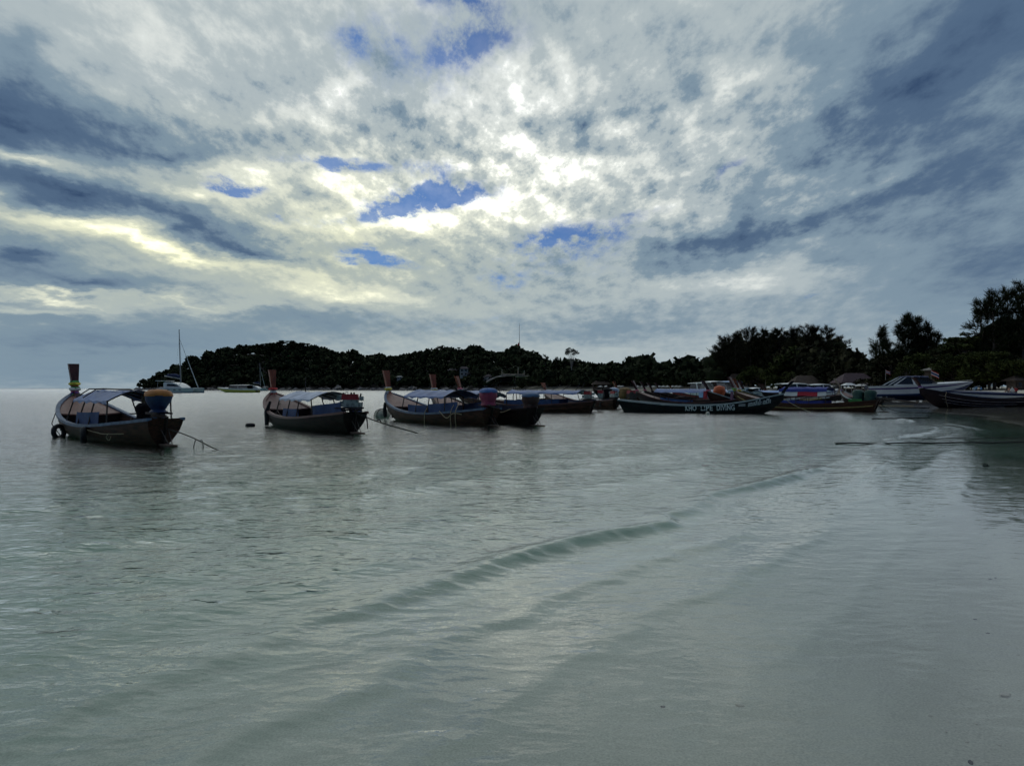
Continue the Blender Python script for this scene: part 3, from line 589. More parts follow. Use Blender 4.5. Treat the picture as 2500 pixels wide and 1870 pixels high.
MB().box((0, 0, 1.1), (1.5, .06, 1.7), ry=.06).build('panel', mat('board_print', (.30,.33,.42), .7, .5, 4, c2=(.14,.15,.22)), g, smooth=0)
for sx in (-1, 1): MB().box((sx*.7, .05, .5), (.08, .06, 2.2)).build('leg', WOOD, g, smooth=0)
FR, FW, FB = mat('flag_red', (.45,.03,.05), .8, .1, 2), mat('flag_white', (.65,.65,.62), .8, .1, 2), mat('flag_blue', (.03,.045,.22), .8, .1, 2)
def flag(loc, s, label, name='thai_flag', rz=0.0, pole=3.0, drop=.35):
    t = empty('striped_flag', loc, rz, label=label, cat='flag')
    MB().tube([(0,0,-.3),(0,0,pole)], .035*max(1, s*.5), 6).build('pole', POST, t)
    z = pole-.05
    for k, (hh, m_) in enumerate(((1,FR),(1,FW),(2,FB),(1,FW),(1,FR))):
        P = [[Vector((s*1.5*u, .08*s*math.sin(u*7), z-s*drop*u*1.2-(s/6)*hh*v)) for v in (0, 1)] for u in np.linspace(0, 1, 7)]
        MB().slab([[Vector((p.x, p.y, p.z)) for p in r_] for r_ in P], .006).build('stripe', m_, t); z -= s/6*hh
flag((lambda d, px: ((px-CX)/F*d, d, gz((px-CX)/F*d, d)+1.0))(138, 2273), .95, 'striped red white and blue flag drooping before the trees', pole=3.4, drop=.6)
d = 640; x = (1268-CX)/F*d
t = empty('hilltop_mast', (x, d, gz(x, d)), label='thin lattice mast with a faded flag on the wooded hill', cat='mast')
MB().tube([(0,0,0),(0,0,34)], [.35,.10], 6).build('pole', POST, t)
P = [[Vector((-.2-2.4*u, .2*math.sin(u*5), 19-3.5*u-5.5*v)) for v in (0, .5, 1)] for u in np.linspace(0, 1, 6)]
MB().slab(P, .03).build('banner', FR, t)

# ------------------------------------------------------------------ longtail boats
W_HULL = mat('varnished_hull_wood', (.060,.022,.013), .55, .45, 3, spec=.2, bump=.12, bscale=9, stretch=(.5,3,6), c2=(.018,.008,.006))
W_DARK = mat('dark_stained_hull', (.018,.009,.007), .6, .4, 3, spec=.2, stretch=(.5,3,6), c2=(.006,.004,.004))
W_BROWN = mat('brown_hull_wood', (.070,.028,.014), .6, .4, 3, spec=.2, stretch=(.5,3,6), c2=(.022,.010,.007))
W_PLUM = mat('plum_stained_hull', (.018,.006,.008), .5, .4, 3, stretch=(.5,3,6))
BLACK = mat('black_hull_paint', (.006,.007,.010), .45, .3, 2, spec=.25)
DECK = mat('pinkish_deck_planks', (.20,.095,.068), .5, .35, 4, bump=.1, stretch=(.6,7,3), c2=(.11,.05,.037))
PROW_RED = mat('varnished_prow', (.24,.060,.026), .5, .35, 3, stretch=(4,4,.7), c2=(.13,.033,.016))
PROW_DARK = mat('dark_prow', (.060,.014,.014), .5, .35, 3)
INNER = mat('inner_planks', (.075,.042,.028), .7, .45, 4, stretch=(.6,5,5))
BENCH = mat('bench_planks', (.24,.19,.14), .75, .3, 5, stretch=(4,.6,4))
RAIL_BLUE = mat('blue_grey_rail', (.085,.13,.20), .55, .4, 5); RAIL_PALE = mat('pale_green_rail', (.34,.38,.37), .5, .3, 3); RAIL_BROWN = mat('brown_rail', (.11,.045,.035), .5, .3, 4); RAIL_OLIVE = mat('olive_rail', (.30,.24,.09), .5, .3, 4)
TARP_BLUE = mat('blue_tarpaulin', (.065,.13,.31), .5, .35, 2.5, bump=.25, bscale=5); TARP_PALE = mat('faded_tarpaulin', (.42,.47,.55), .55, .45, 1.6, bump=.25, bscale=5, c2=(.16,.20,.30))
CLOTH_BLUE = mat('blue_side_cloth', (.03,.06,.15), .8, .25, 4, bump=.2, bscale=8); CLOTH_NAVY = mat('navy_side_cloth', (.014,.018,.05), .8, .25, 4)
STEEL = mat('dull_steel', (.30,.30,.30), .5, .4, 6, metal=.5); RUST = mat('rusty_iron', (.06,.045,.038), .8, .5, 8); ENG_RED = mat('engine_red', (.34,.03,.03), .45, .3, 6); ENG_GREY = mat('engine_grey_green', (.36,.38,.34), .6, .4, 8, c2=(.10,.11,.10))
BLACK_RUB = mat('black_rubber', (.012,.012,.013), .75, .3, 6); ROPE = mat('tan_rope', (.34,.27,.17), .9, .3, 20); ROPE_D = mat('dark_wet_rope', (.025,.023,.02), .8, .3, 20); DARKTARP = mat('black_tarpaulin', (.008,.008,.010), .9, .3, 4, spec=.1)
G_COL = {'red':(.50,.04,.04),'yellow':(.60,.48,.05),'green':(.10,.34,.10),'pink':(.60,.16,.22),'white':(.68,.68,.62),'blue':(.10,.18,.45),'orange':(.62,.20,.03),'violet':(.22,.10,.30)}
GAR = {k: mat('ribbon_'+k, v, .8, .25, 9) for k, v in G_COL.items()}
FB_T = [(0,.40),(.06,.54),(.14,.72),(.28,.92),(.44,1.0),(.62,1.0),(.76,.90),(.87,.68),(.95,.36),(1,.08)]
FS_T = [(0,.76),(.12,.63),(.30,.50),(.48,.47),(.65,.58),(.80,.84),(.92,1.16),(1,1.40)]
FK_T = [(0,-.22),(.10,-.32),(.55,-.36),(.75,-.30),(.86,-.08),(.93,.30),(1,.95)]
EXPW = 1.3
class Long:
    def __init__(s, L, B, sheer=1.0, bow=1.0):
        s.L, s.B, s.sh, s.bow = L, B, sheer, bow
    def hb(s, t): return s.B*interp(t, FB_T)
    def top(s, t): return interp(t, FS_T)*(s.sh+(s.bow-s.sh)*max(0, (t-.5)/.5))
    def keel(s, t): k = interp(t, FK_T); return k*(s.bow if k > 0 else 1)
    def x(s, t, z): return (t-.5)*s.L-.42*max(0, 1-t/.14)*max(0, (z+.2))-(0 if t < .9 else (t-.9)*.6*max(0, s.top(t)-z))
    def P(s, t, w, sg, off=0.0, lift=0.0):
        k, tp = s.keel(t), s.top(t); z = k+lift+(tp-k-lift)*w**EXPW
        return Vector((s.x(t, z), sg*max(.005, (s.hb(t)-off)*math.sin(min(1, w*1.04)*math.pi/2)**(.75+.9*max(0, 1-t/.16)+.5*max(0, (t-.75)/.25))), z))
    def w_at(s, t, z): k, tp = s.keel(t), s.top(t); return max(0.0, min(1.0, (z-k)/max(.01, tp-k)))**(1/EXPW)
def longtail(stern, bow, label, hull=W_HULL, rail=RAIL_BLUE, deck=DECK, prow=PROW_RED, B=.98, top=2.5, lean=.30, garland=('green','yellow','white','pink'), canopy=None, cloth=(), cloth_m=CLOTH_BLUE, engine=None,
             detail=2, sheer=1.0, bowk=1.0, stripe=None, skeg=True, z0=0.0, group='longtail boats moored in the bay', prow_w=1.0, pitch=0.0, name='longtail_boat'):
    """stern / bow: world points of the stern post and the foot of the prow"""
    a, b_ = Vector((stern[0], stern[1], 0)), Vector((bow[0], bow[1], 0)); L = (b_-a).length; c = (a+b_)/2; hd = math.atan2(b_.y-a.y, b_.x-a.x)
    g = Long(L, B, sheer, bowk); r = empty(name, (c.x, c.y, z0), hd, ry=pitch, label=label, cat='boat', group=group); r['L'] = L
    nt_, nw_ = (34, 9) if detail > 1 else (22, 6); ts = np.linspace(0, 1, nt_); ws = np.linspace(0, 1, nw_)
    mb = MB()
    for sg in (1, -1):
        mb.grid([[g.P(t, w, sg) for w in ws] for t in ts], sg > 0)
        mb.grid([[g.P(t, w, sg, .05, .05) for w in ws] for t in np.linspace(.02, .985, nt_)], sg < 0)
    tr_ = [g.P(0, w, 1) for w in ws[::-1]]+[g.P(0, w, -1) for w in ws[1:]]; mb.add(tr_, [tuple(range(len(tr_)))])
    h = mb.build('hull', hull, r)
    for sg in (1, -1):                              # rail swept along the sheer
        def sec(t):
            p = g.P(t, 1, sg); o = .045; return [p+Vector((0, sg*o, -.065)), p+Vector((0, sg*o, .02)), p+Vector((0, -sg*.09, .02)), p+Vector((0, -sg*.09, -.03))]
        S = [sec(t) for t in np.linspace(0, 1, nt_)]; q = MB()
        V = [p for s_ in S for p in s_]; q.add(V, [(i*4+k, i*4+(k+1) % 4, (i+1)*4+(k+1) % 4, (i+1)*4+k) for i in range(len(S)-1) for k in range(4)]+[(0,1,2,3), tuple(len(V)-4+k for k in (3,2,1,0))])
        q.build('rail', rail, r)
        if stripe:
            q = MB(); q.tube([g.P(t, .70, sg)+Vector((0, sg*.012, 0)) for t in np.linspace(.01, .96, nt_)], .035, 5); q.build('rub_strake', stripe, r)
    zf = .13; ft = np.linspace(.05, .82, 14)
    fl = [[Vector(((t-.5)*L, y, zf)) for y in np.linspace(-1, 1, 3)*max(.05, g.P(t, g.w_at(t, zf), 1, .06).y)] for t in ft]
    MB().slab(fl, .04).build('floor', INNER, r)
    td = .765; dk = MB(); rows = []                   # foredeck: light planks sweeping up to the prow
    for t in np.linspace(td, .995, 12):
        hw = max(.03, g.hb(t)-.06); rows.append([Vector((g.x(t, g.top(t)), y, g.top(t)-.035+.05*(1-(y/hw)**2)-.10*max(0, (1-(t-td)/.06))*(1-(y/hw)**2 if abs(y) < hw else 0))) for y in np.linspace(-hw, hw, 7)])
    dk.slab(rows, .05); f_ = dk.build('foredeck', deck, r)
    bh = [[Vector(((td-.5)*L+.02, y, z)) for z in np.linspace(zf, g.top(td)-.09, 3)] for y in np.linspace(-1, 1, 5)*(g.hb(td)-.10)]
    q = MB(); q.grid(bh); q.grid([[p+Vector((.03,0,0)) for p in row] for row in bh], True); q.build('bulkhead', W_DARK, f_)
    # prow post
    zb = g.top(1); xb = .5*L; P_ = []
    for u in np.linspace(0, 1, 9):
        z = zb-.55+(top-zb+.55)*u; v = max(0, (z-zb)/(top-zb)); xx = xb-.08+(-.28*(1-u) if u < .3 else 0)+lean*(v**1.25)
        wy_ = (.075+.095*v)*prow_w; wx_ = (.085+.02*v)*(.8+.2*prow_w); P_.append([Vector((xx-wx_, -wy_, z)), Vector((xx+wx_, -wy_, z)), Vector((xx+wx_, wy_, z)), Vector((xx-wx_, wy_, z))])
    V = [p for s_ in P_ for p in s_]; MB().add(V, [(i*4+k, i*4+(k+1) % 4, (i+1)*4+(k+1) % 4, (i+1)*4+k) for i in range(8) for k in range(4)]+[(3,2,1,0), tuple(32+k for k in range(4))]).build('prow_post', prow, r)
    zg = zb+.02
    for k, gc in enumerate(garland):                # ribbons knotted round the post
        z = zg+.07*k+.012*math.sin(k*3.7); v = (z-zb)/(top-zb); cx_ = xb-.08+lean*max(0, v)**1.25; hh = .055
        q = MB(); rr = .150+.035*math.sin(k*2.1+L)
        q.lathe([(rr*.85, -hh), (rr*1.12, -hh*.4), (rr*1.05, hh*.4), (rr*.85, hh)], (cx_, 0, z), n=14, sx=.95, sy=1.0, wob=.22, seed=k*3+int(L*10))
        q.build('garland', GAR[gc], r)
    if garland and detail > 1:
        q = MB(); x0 = xb-.22
        for sg in (-1, 1): q.slab([[Vector((x0-.05*u, sg*(.05+.09*v)+.02*u, zg-.02-.42*u)) for v in (0, 1)] for u in np.linspace(0, 1, 4)], .01)
        q.build('ribbon_tail', GAR[garland[-1]], r)
    if detail > 1:
        for t in (.60, .47, .34, .22):              # thwarts
            hw = g.P(t, g.w_at(t, .36), 1, .06).y; MB().box(((t-.5)*L, 0, .36), (.24, hw*2, .035)).build('bench', BENCH, r, smooth=0)
        for t in np.linspace(.10, .67, 15):          # ribs up the inner planking
            for sg in (1, -1):
                q = MB(); q.tube([g.P(t, w, sg, .075, .06) for w in (.45, .62, .8, .97)], .028, 4); q.build('rib', BENCH if sg < 0 else INNER, r)
    if canopy:
        t0, t1, zr, ze, cm_, hw = canopy['t0'], canopy['t1'], canopy.get('ridge', 1.52), canopy.get('edge', 1.24), canopy.get('m', TARP_BLUE), canopy.get('hw', .95)
        n = 15 if detail > 1 else 8; rows = []
        for i, t in enumerate(np.linspace(t0, t1, n)):
            sag = -.05*math.sin(math.pi*((i*4/(n-1)) % 1)); tilt = canopy.get('tilt', .0)*(t-t0)/(t1-t0)
            rows.append([Vector(((t-.5)*L, y*hw, ze+tilt+(zr-ze)*(1-abs(y)**1.7)+sag*(1-.4*abs(y))+.012*math.sin(i*2.3+y*5))) for y in np.linspace(-1, 1, 9)])
        cn = MB().slab(rows, .012).build('canopy', cm_, r)
        for i, t in enumerate(np.linspace(t0+.01, t1-.01, 4)):
            k = int(round((t-t0)/(t1-t0)*(n-1))); MB().tube([p+Vector((0,0,-.03)) for p in rows[k]], .018, 5).build('hoop', RUST, cn)
            for sg in (1, -1):
                y = sg*hw*.97; tb = (rows[k][0].x/L)+.5; y2 = sg*max(.1, g.hb(tb)-.04)
                MB().tube([(rows[k][0].x, y2, g.top(tb)-.1), (rows[k][0].x, y, rows[k][0].z-.01)], .024, 6).build('canopy_post', RUST, r)
        if detail > 1:
            for sg in (1, -1):
                j = 0 if sg < 0 else 8; q = MB(); V = []
                q.slab([[rows[i][j]+Vector((0, sg*.006*k, -.10*k*(.6+.4*math.sin(i*1.9)))) for k in (0, 1)] for i in range(n)], .008); q.build('canopy_fringe', cm_, cn)
    for (t0, t1, up) in cloth:                       # splash cloths lashed along the rail
        for sg in (1, -1):
            q = MB(); ts_ = np.linspace(t0, t1, 9)
            rows = [[g.P(t, 1, sg)+Vector((0, -sg*(.12+.02*math.sin(t*60+k)), -.12+(up+.10)*k/3)) for k in range(4)] for t in ts_]
            q.grid(rows); q.grid([[p+Vector((0, -sg*.012, 0)) for p in row] for row in rows], True); q.build('side_cloth', cloth_m, r)
    xs = -.5*L-.12; zt = g.top(0)
    if engine:
        e = empty('engine', (xs+engine.get('dx', .18), 0, zt+.03), engine.get('rz', 0.0)); e.parent = r
        k = engine.get('k', 1.0); kind = engine['kind']
        MB().box((.05, 0, .03), (.85*k, .16, .06)).box((.05, .2, .10), (.95*k, .05, .05)).box((.05, -.2, .10), (.95*k, .05, .05)).tube([(0,0,-.45),(0,0,.06)], .06, 8).build('mount', RUST, e)
        if kind == 'bare':
            MB().box((.0, 0, .27), (.52*k, .34, .26)).lathe([(.15,-.04),(.15,.04)], (-.02,-.2,.27), 14).box((.30,0,.25),(.16,.30,.20)).box((-.30,0,.22),(.14,.26,.16)).build('crankcase', ENG_GREY, e, smooth=30)
            MB().lathe([(.20,-.03),(.215,-.02),(.215,.02),(.20,.03)], (0,0,0), 18).build('flywheel', RUST, e).matrix_local = Matrix.Translation((.05,-.23,.26)) @ Matrix.Rotation(R(90), 4, 'X')
            MB().box((.02, 0, .50), (.58*k, .34, .20), taper=.90).build('fuel_tank', ENG_RED, e, smooth=30)
            MB().box((.40, 0, .47), (.16, .30, .18)).box((-.38, 0, .44), (.14, .24, .15)).build('radiator', ENG_GREY, e, smooth=30)
            for dx_ in (-.12, -.02, .25): MB().lathe([(.035,0),(.035,.05),(.02,.06)], (dx_, .05, .60), 8).build('filler_cap', RUST, e)
            MB().tube([(.1,.03,.60),(.1,.03,.66),(.14,.03,.68),(.18,.03,.66),(.18,.03,.60)], .012, 5).build('lifting_eye', STEEL, e)
            MB().tube([(-.2,-.15,.40),(-.3,-.26,.44),(-.34,-.26,.62)], .035, 6).build('exhaust', RUST, e)
        else:
            w_ = engine.get('w', .42); hh = engine.get('h', .58); zb_ = engine.get('zb', .22)
            prof = [(w_*.52,-.10),(w_*.70,-.06),(w_*.50,.0),(w_*.66,hh*.18),(w_*.92,hh*.45),(w_*1.0,hh*.72)] if kind == 'bag' else [(w_*.35,-.22),(w_*.85,-.12),(w_*.72,.02),(w_*.98,hh*.35),(w_*.98,hh*.65),(w_*.95,hh*.74)]
            MB().lathe(prof, (.05,0,zb_), 20, sx=1.0, sy=.85, wob=.06, seed=3).build('cover', engine['m'], e, smooth=50)
            MB().lathe([(w_*1.02,hh*.69),(w_*1.03,hh*.78),(w_*.90,hh*.93),(w_*.55,hh*1.02),(w_*.05,hh*1.05)], (.05,0,zb_), 20, sx=1.0, sy=.85, wob=.05, seed=3).build('cover_top', engine['m2'], e, smooth=50)
        sh_ = engine.get('shaft')
        if sh_: MB().tube([(.3,0,.25), (-.2,0,.2), (-sh_[0],sh_[1],sh_[2])], [.04,.03,.022], 6).build('tail_shaft', STEEL, e)
    if skeg:
        MB().box((-.5*L-.45, 0, .02), (1.1, .22, .05)).build('stern_step', W_BROWN if detail < 2 else INNER, r, smooth=0)
        MB().tube([(-.5*L-.02, 0, -.3), (-.5*L-.42, 0, zt+.05)], .06, 6).build('stern_post', W_DARK, r)
        for y in (.1, -.1): MB().tube([(-.5*L-.25, y, zt-.3), (-.5*L-.75, y*.5, .05)], .015, 5).build('stay', RUST, r)
    r_geo[r.name] = g
    return r
r_geo = {}
def rope(pts, rad_, label, m=ROPE, n=6, name='mooring_rope', group=None):
    return MB().tube(curve(pts, n), rad_, 6).build(name, m, label=label, cat='rope', group=group)
def loc2w(o, p): return Matrix.Translation(o.location) @ o.rotation_euler.to_matrix().to_4x4() @ Vector(p)
def gunwale(o, t, sg, dz=0.0, out=0.05):            # world point on a boat's rail
    g = r_geo[o.name]; p = g.P(t, 1, sg); return loc2w(o, p+Vector((0, sg*out, dz)))
def P2(px, d): return ((px-CX)/F*d, d)

boat_A = longtail(P2(394,22.0), P2(182,29.2), 'varnished longtail boat with blue-grey rail and blue and orange engine cover', rail=RAIL_BLUE, prow=PROW_DARK, top=2.52, lean=.26, prow_w=1.05,
    garland=('violet','pink','white','green','red','yellow','green'), canopy=dict(t0=.20, t1=.60, ridge=1.55, edge=1.24, m=TARP_BLUE, hw=.92), cloth=((.27,.49,.40),),
    engine=dict(kind='bag', m=mat('cover_navy', (.014,.036,.10), .55, .3, 5, bump=.3, bscale=6), m2=mat('cover_orange', (.38,.14,.02), .6, .25, 5, bump=.25, bscale=7), w=.43, h=.56, zb=.20, dx=.30), B=1.18)
boat_B = longtail(P2(858,28.0), P2(666,36.0), 'dark longtail boat with bare red topped engine and faded white canopy', hull=W_DARK, rail=RAIL_BROWN, top=2.46, lean=.20, prow_w=.95,
    garland=('white','white','red'), canopy=dict(t0=.18, t1=.58, ridge=1.48, edge=1.20, m=TARP_PALE, hw=.92), cloth=((.32,.50,.34),(.03,.20,.40)), B=1.12, engine=dict(kind='bare', k=1.05, dx=.18, rz=R(62)), deck=mat('dull_pink_deck', (.14,.075,.062), .55, .35, 4, stretch=(.6,7,3)))
boat_C = longtail(P2(1190,33.2), P2(947,41.0), 'varnished longtail boat with yellow ribbons and pink and blue engine cover', rail=RAIL_BLUE, top=2.55, lean=.33,
    garland=('white','yellow','yellow','white'), canopy=dict(t0=.22, t1=.62, ridge=1.54, edge=1.24, m=TARP_BLUE, hw=.92), cloth=((.38,.56,.36),(.14,.36,.42)), cloth_m=CLOTH_BLUE, B=1.10,
    engine=dict(kind='sack', m=mat('cover_pink', (.28,.035,.08), .55, .3, 5, bump=.35, bscale=7), m2=mat('cover_sky_blue', (.05,.13,.33), .55, .25, 5, bump=.3, bscale=7), w=.43, h=.58, zb=.22, dx=.0))
boat_D = longtail(P2(1297,33.6), P2(1059,43.5), 'black-brown longtail boat with a brown sack over its engine', hull=W_DARK, rail=W_DARK, top=2.38, lean=.26, garland=('white','yellow','white'),
    canopy=dict(t0=.36, t1=.66, ridge=1.50, edge=1.25, m=TARP_BLUE, hw=.88), cloth=((.14,.40,.30),), cloth_m=CLOTH_NAVY,
    engine=dict(kind='sack', m=mat('cover_brown', (.075,.038,.028), .8, .35, 5, bump=.3, bscale=6), m2=mat('cover_faded_blue', (.06,.12,.22), .6, .3, 5, bump=.25, bscale=6), w=.44, h=.52, zb=.08, dx=.12))
boat_E = longtail(P2(1438,51.5), P2(1122,57.0), 'red-brown longtail boat with long blue canopy carrying slanted poles', hull=W_HULL, rail=RAIL_BROWN, top=2.50, lean=.38, garland=('blue','white','pink'), stripe=W_BROWN,
    canopy=dict(t0=.04, t1=.56, ridge=1.50, edge=1.30, m=TARP_BLUE, hw=.90), cloth=((.18,.40,.34),(.42,.58,.34)), cloth_m=CLOTH_BLUE, engine=dict(kind='bare', k=.8))
for k, (px0, py0, px1, py1) in enumerate(((1315,958,1337,941),(1337,958,1369,940),(1366,957,1394,939),(1403,957,1416,936),(1414,958,1428,934))):
    a, b_ = pt(px0, py0, 53.5), pt(px1, py1, 52.6); q = MB().tube([a, b_], .022, 5).build('pole', RUST); q.parent = boat_E; q.matrix_parent_inverse = (Matrix.Translation(boat_E.location) @ boat_E.rotation_euler.to_matrix().to_4x4()).inverted()
boat_F = longtail(P2(1500,59.5), P2(1330,69.0), 'wooden longtail boat with red-brown rail and bare engine behind the pole-carrying boat', hull=W_HULL, rail=RAIL_BROWN, top=2.10, lean=.42, garland=(), prow=PROW_RED, stripe=W_BROWN, cloth=((.15,.5,.2),), cloth_m=CLOTH_NAVY, engine=dict(kind='bare', k=.9), detail=1)
# gear in and on the two nearest boats
def in_boat(mb, nm, m, boat, **kw): q = mb.build(nm, m, boat, **kw); return q
LA = boat_A['L']
in_boat(MB().tube([(-.30*LA, .25, 1.55), (.02*LA, .20, 1.585), (.12*LA, .18, 1.57)], .025, 6), 'roof_pole', BENCH, boat_A)
for xx in (-.02, .07): in_boat(MB().tube([(xx*LA, -.85, 1.32), (xx*LA, -.5, 1.57), (xx*LA, .5, 1.58), (xx*LA, .9, 1.30)], .02, 6), 'roof_rack', RUST, boat_A)
in_boat(MB().tube([(-.16*LA, -.5, .15), (-.16*LA, -.5, 1.35)], .05, 6).box((-.16*LA-.1, -.35, .80), (.45, .45, .03)), 'tray_post', BENCH, boat_A)
in_boat(MB().lathe([(.34,0),(.42,.15),(.40,.40),(.22,.62),(.20,.78),(.24,.92),(.14,1.04),(.02,1.06)], (-.36*LA, .05, .12), 14, wob=.10, seed=5), 'black_bundle', DARKTARP, boat_A, smooth=60)
in_boat(MB().lathe([(.30,0),(.36,.2),(.30,.42),(.10,.52)], (-.30*LA, .35, .12), 12, wob=.12, seed=8), 'black_bundle', DARKTARP, boat_A, smooth=60)
LB = boat_B['L']; in_boat(MB().tube([(.02*LB, 0, 1.40), (.02*LB, 0, 2.05)], .022, 5), 'antenna', RUST, boat_B)
in_boat(MB().tube(curve([(.22*LB, .3, .25), (.26*LB, .5, .7), (.30*LB, .2, .95), (.33*LB, .4, .8)], 5), .02, 5), 'dry_branch', WOOD, boat_B)
G_ = longtail(P2(1527,52.6), P2(1914,48.2), 'black longtail boat lettered in white along its side', hull=BLACK, rail=RAIL_PALE, prow=BLACK, deck=BLACK, top=2.05, lean=.62, garland=(), sheer=1.12, bowk=.92, B=.95, skeg=False, engine=None, detail=1, prow_w=1.05)
H_ = longtail(P2(2131,53.0), P2(1792,60.0), 'brown longtail boat with a red white and blue cloth along its canopy', hull=W_BROWN, rail=W_BROWN, stripe=RAIL_OLIVE, prow=PROW_DARK, top=2.48, lean=.5, garland=('green','yellow','green','pink'), sheer=1.05,
    canopy=dict(t0=.28, t1=.60, ridge=1.72, edge=1.52, m=FB, hw=.85), cloth=((.30,.60,.22),), cloth_m=FB, engine=None, detail=2)
I_ = longtail((45.5,64.5), (33.0,63.0), 'dark plum longtail boat with pale strakes hauled up on wet sand', hull=W_PLUM, rail=W_PLUM, prow=PROW_DARK, deck=W_DARK, top=2.42, lean=.62, garland=('white','violet'), sheer=1.45, bowk=1.12, z0=.06, skeg=False, detail=1, B=1.05)
# lettering on the black boat, pressed onto the planking
LET = mat('white_lettering', (.60,.63,.63), .6, .1, 3)
def lettering(boat, txt, t0, t1, zc0, zc1, hgt, shear=0.0, m=LET, name='lettering'):
    g = r_geo[boat.name]; cu = bpy.data.curves.new('txt', 'FONT'); cu.body = txt; cu.size = 1.0; cu.shear = shear; cu.space_character = 1.08; cu.offset = .03
    o = bpy.data.objects.new('txt', cu); col.objects.link(o); dg = bpy.context.evaluated_depsgraph_get(); me = bpy.data.meshes.new_from_object(o.evaluated_get(dg)); bpy.data.objects.remove(o); bpy.data.curves.remove(cu)
    n = len(me.vertices); co = np.empty(n*3, np.float32); me.vertices.foreach_get('co', co); co = co.reshape(-1, 3)
    x0, x1 = co[:,0].min(), co[:,0].max(); y0, y1 = co[:,1].min(), co[:,1].max(); out = []
    for x, y, _ in co:
        u = (x-x0)/(x1-x0); t = t0+(t1-t0)*u; z = zc0+(zc1-zc0)*u+((y-y0)/(y1-y0)-.5)*hgt; p = g.P(t, g.w_at(t, z), -1); out.append((p.x, p.y-.018, z))
    me.vertices.foreach_set('co', np.array(out, np.float32).ravel()); me.update(); me.materials.clear(); me.materials.append(m)
    o = bpy.data.objects.new(name, me); col.objects.link(o); o.parent = boat
lettering(G_, 'KHO', .418, .490, .33, .345, .36); lettering(G_, 'LIPE', .516, .590, .35, .365, .36); lettering(G_, 'DIVING', .614, .722, .375, .41, .36)
lettering(G_, 'เกาะหลีเป๊ะ ไดร์วิ่ง', .800, .930, .62, .86, .34, .25)
for zc in (.50, .58): lettering(G_, '—', .745, .785, zc, zc+.03, .035, name='dash')
# flag-striped cloth hung on the brown boat's canopy
g = r_geo[H_.name]; L = H_['L']
def hang(t0, t1, z0, z1, m, nm):
    q = MB(); ts_ = np.linspace(t0, t1, 10)
    rows = [[Vector(((t-.5)*L, .875+.02*k+.012*math.sin(t*70), z1+(z0-z1)*k/2-.015*math.sin(t*40))) for k in range(3)] for t in ts_]
    q.grid(rows); q.grid([[p+Vector((0,-.01,0)) for p in row] for row in rows], True); q.build(nm, m, H_)
hang(.27,.61,1.35,1.56,FB,'blue_banner_stripe'); hang(.475,.61,1.06,1.355,FW,'white_banner_panel'); hang(.335,.475,1.06,1.355,FR,'red_banner_panel'); hang(.275,.335,1.06,1.355,FW,'white_banner_panel')
e = empty('engine_bundle', (-.5*L+.3, 0, g.top(.03)+.05)); e.parent = H_; DG = mat('dark_green_tarp', (.015,.055,.040), .6, .3, 4, bump=.3, bscale=6)
for dx_ in (-.15, .62): MB().lathe([(.34,-.25),(.40,-.05),(.36,.1),(.40,.40),(.32,.54),(.08,.60)], (dx_,.1,.1), 16, wob=.12, seed=int(dx_*9)).build('green_cover', DG, e, smooth=50)
MB().box((-.9, 0, .1), (1.5, .12, .12)).tube([(-.4,0,.15),(-3.2,.2,-.15)], .05, 6).build('tail_shaft', RUST, e)
MB().box((.7, .5, -.08), (.9, .04, .28)).build('green_panel', mat('green_board', (.04,.20,.05), .7, .2, 3), e)
# strakes on the plum boat
g = r_geo[I_.name]; PALE = mat('worn_pale_strake', (.36,.30,.27), .7, .4, 5)
for w, ta, tb in ((.80,.0,.90),(.64,.38,.88),(.50,.46,.86)):
    MB().tube([g.P(t, w, 1)+Vector((0,.012,0)) for t in np.linspace(ta, tb, 24)], .020, 5).build('strake', PALE, I_)
MB().tube(curve([g.P(.86,1,1)+Vector((0,.05,.05)), g.P(.86,.8,1)+Vector((.1,.1,0)), g.P(.85,.5,1)+Vector((0,.06,0)), g.P(.83,.3,1)+Vector((0,.05,-.1))], 6), .03, 6).build('lashing', ROPE, I_)
# the crowd of boats behind
def back(px0, d0, px1, d1, label, **kw):
    kw.setdefault('detail', 1); kw.setdefault('skeg', False); kw.setdefault('garland', ('pink',)); return longtail(P2(px0, d0), P2(px1, d1), label, **kw)
DK = dict(prow=PROW_DARK, hull=W_DARK, rail=RAIL_BROWN)
back(1800,62,1553,66,'red-brown longtail boat with long sky-blue canopy behind the lettered black boat', hull=W_PLUM, rail=RAIL_BROWN, prow=PROW_DARK, top=2.25, lean=.42, canopy=dict(t0=.27, t1=.78, ridge=1.58, edge=1.28, m=TARP_BLUE, hw=.92), cloth=((.45,.72,.18),), cloth_m=TARP_BLUE, sheer=1.0)
back(1790,76,1573,76,'second longtail prow in the parallel row, pink ribbon at its foot', top=2.28, lean=.45, **DK)
back(1800,85,1590,84,'third longtail prow in the parallel row, slender and dark', top=2.22, lean=.5, garland=(), **DK)
back(1815,92,1607,92,'fourth longtail prow in the parallel row, beside a pale canopy', top=2.28, lean=.45, canopy=dict(t0=.2, t1=.72, ridge=1.45, edge=1.2, m=TARP_PALE, hw=.9), **DK)
back(1935,64,1727,62.5,'varnished longtail boat with pale deck edge beside the orange float', hull=W_HULL, rail=RAIL_PALE, prow=PROW_DARK, top=2.22, lean=.52, garland=('pink',), cloth=(), sheer=1.05)
back(1950,72,1750,67,'dark prowed longtail boat behind the orange float', top=2.15, lean=.5, garland=('white',), **DK)
back(1990,68,1803,66,'longtail boat with cream edged prow and yellow ribbons', hull=W_DARK, rail=RAIL_OLIVE, prow=PROW_RED, top=2.42, lean=.55, garland=('yellow','pink','white'), prow_w=.7)
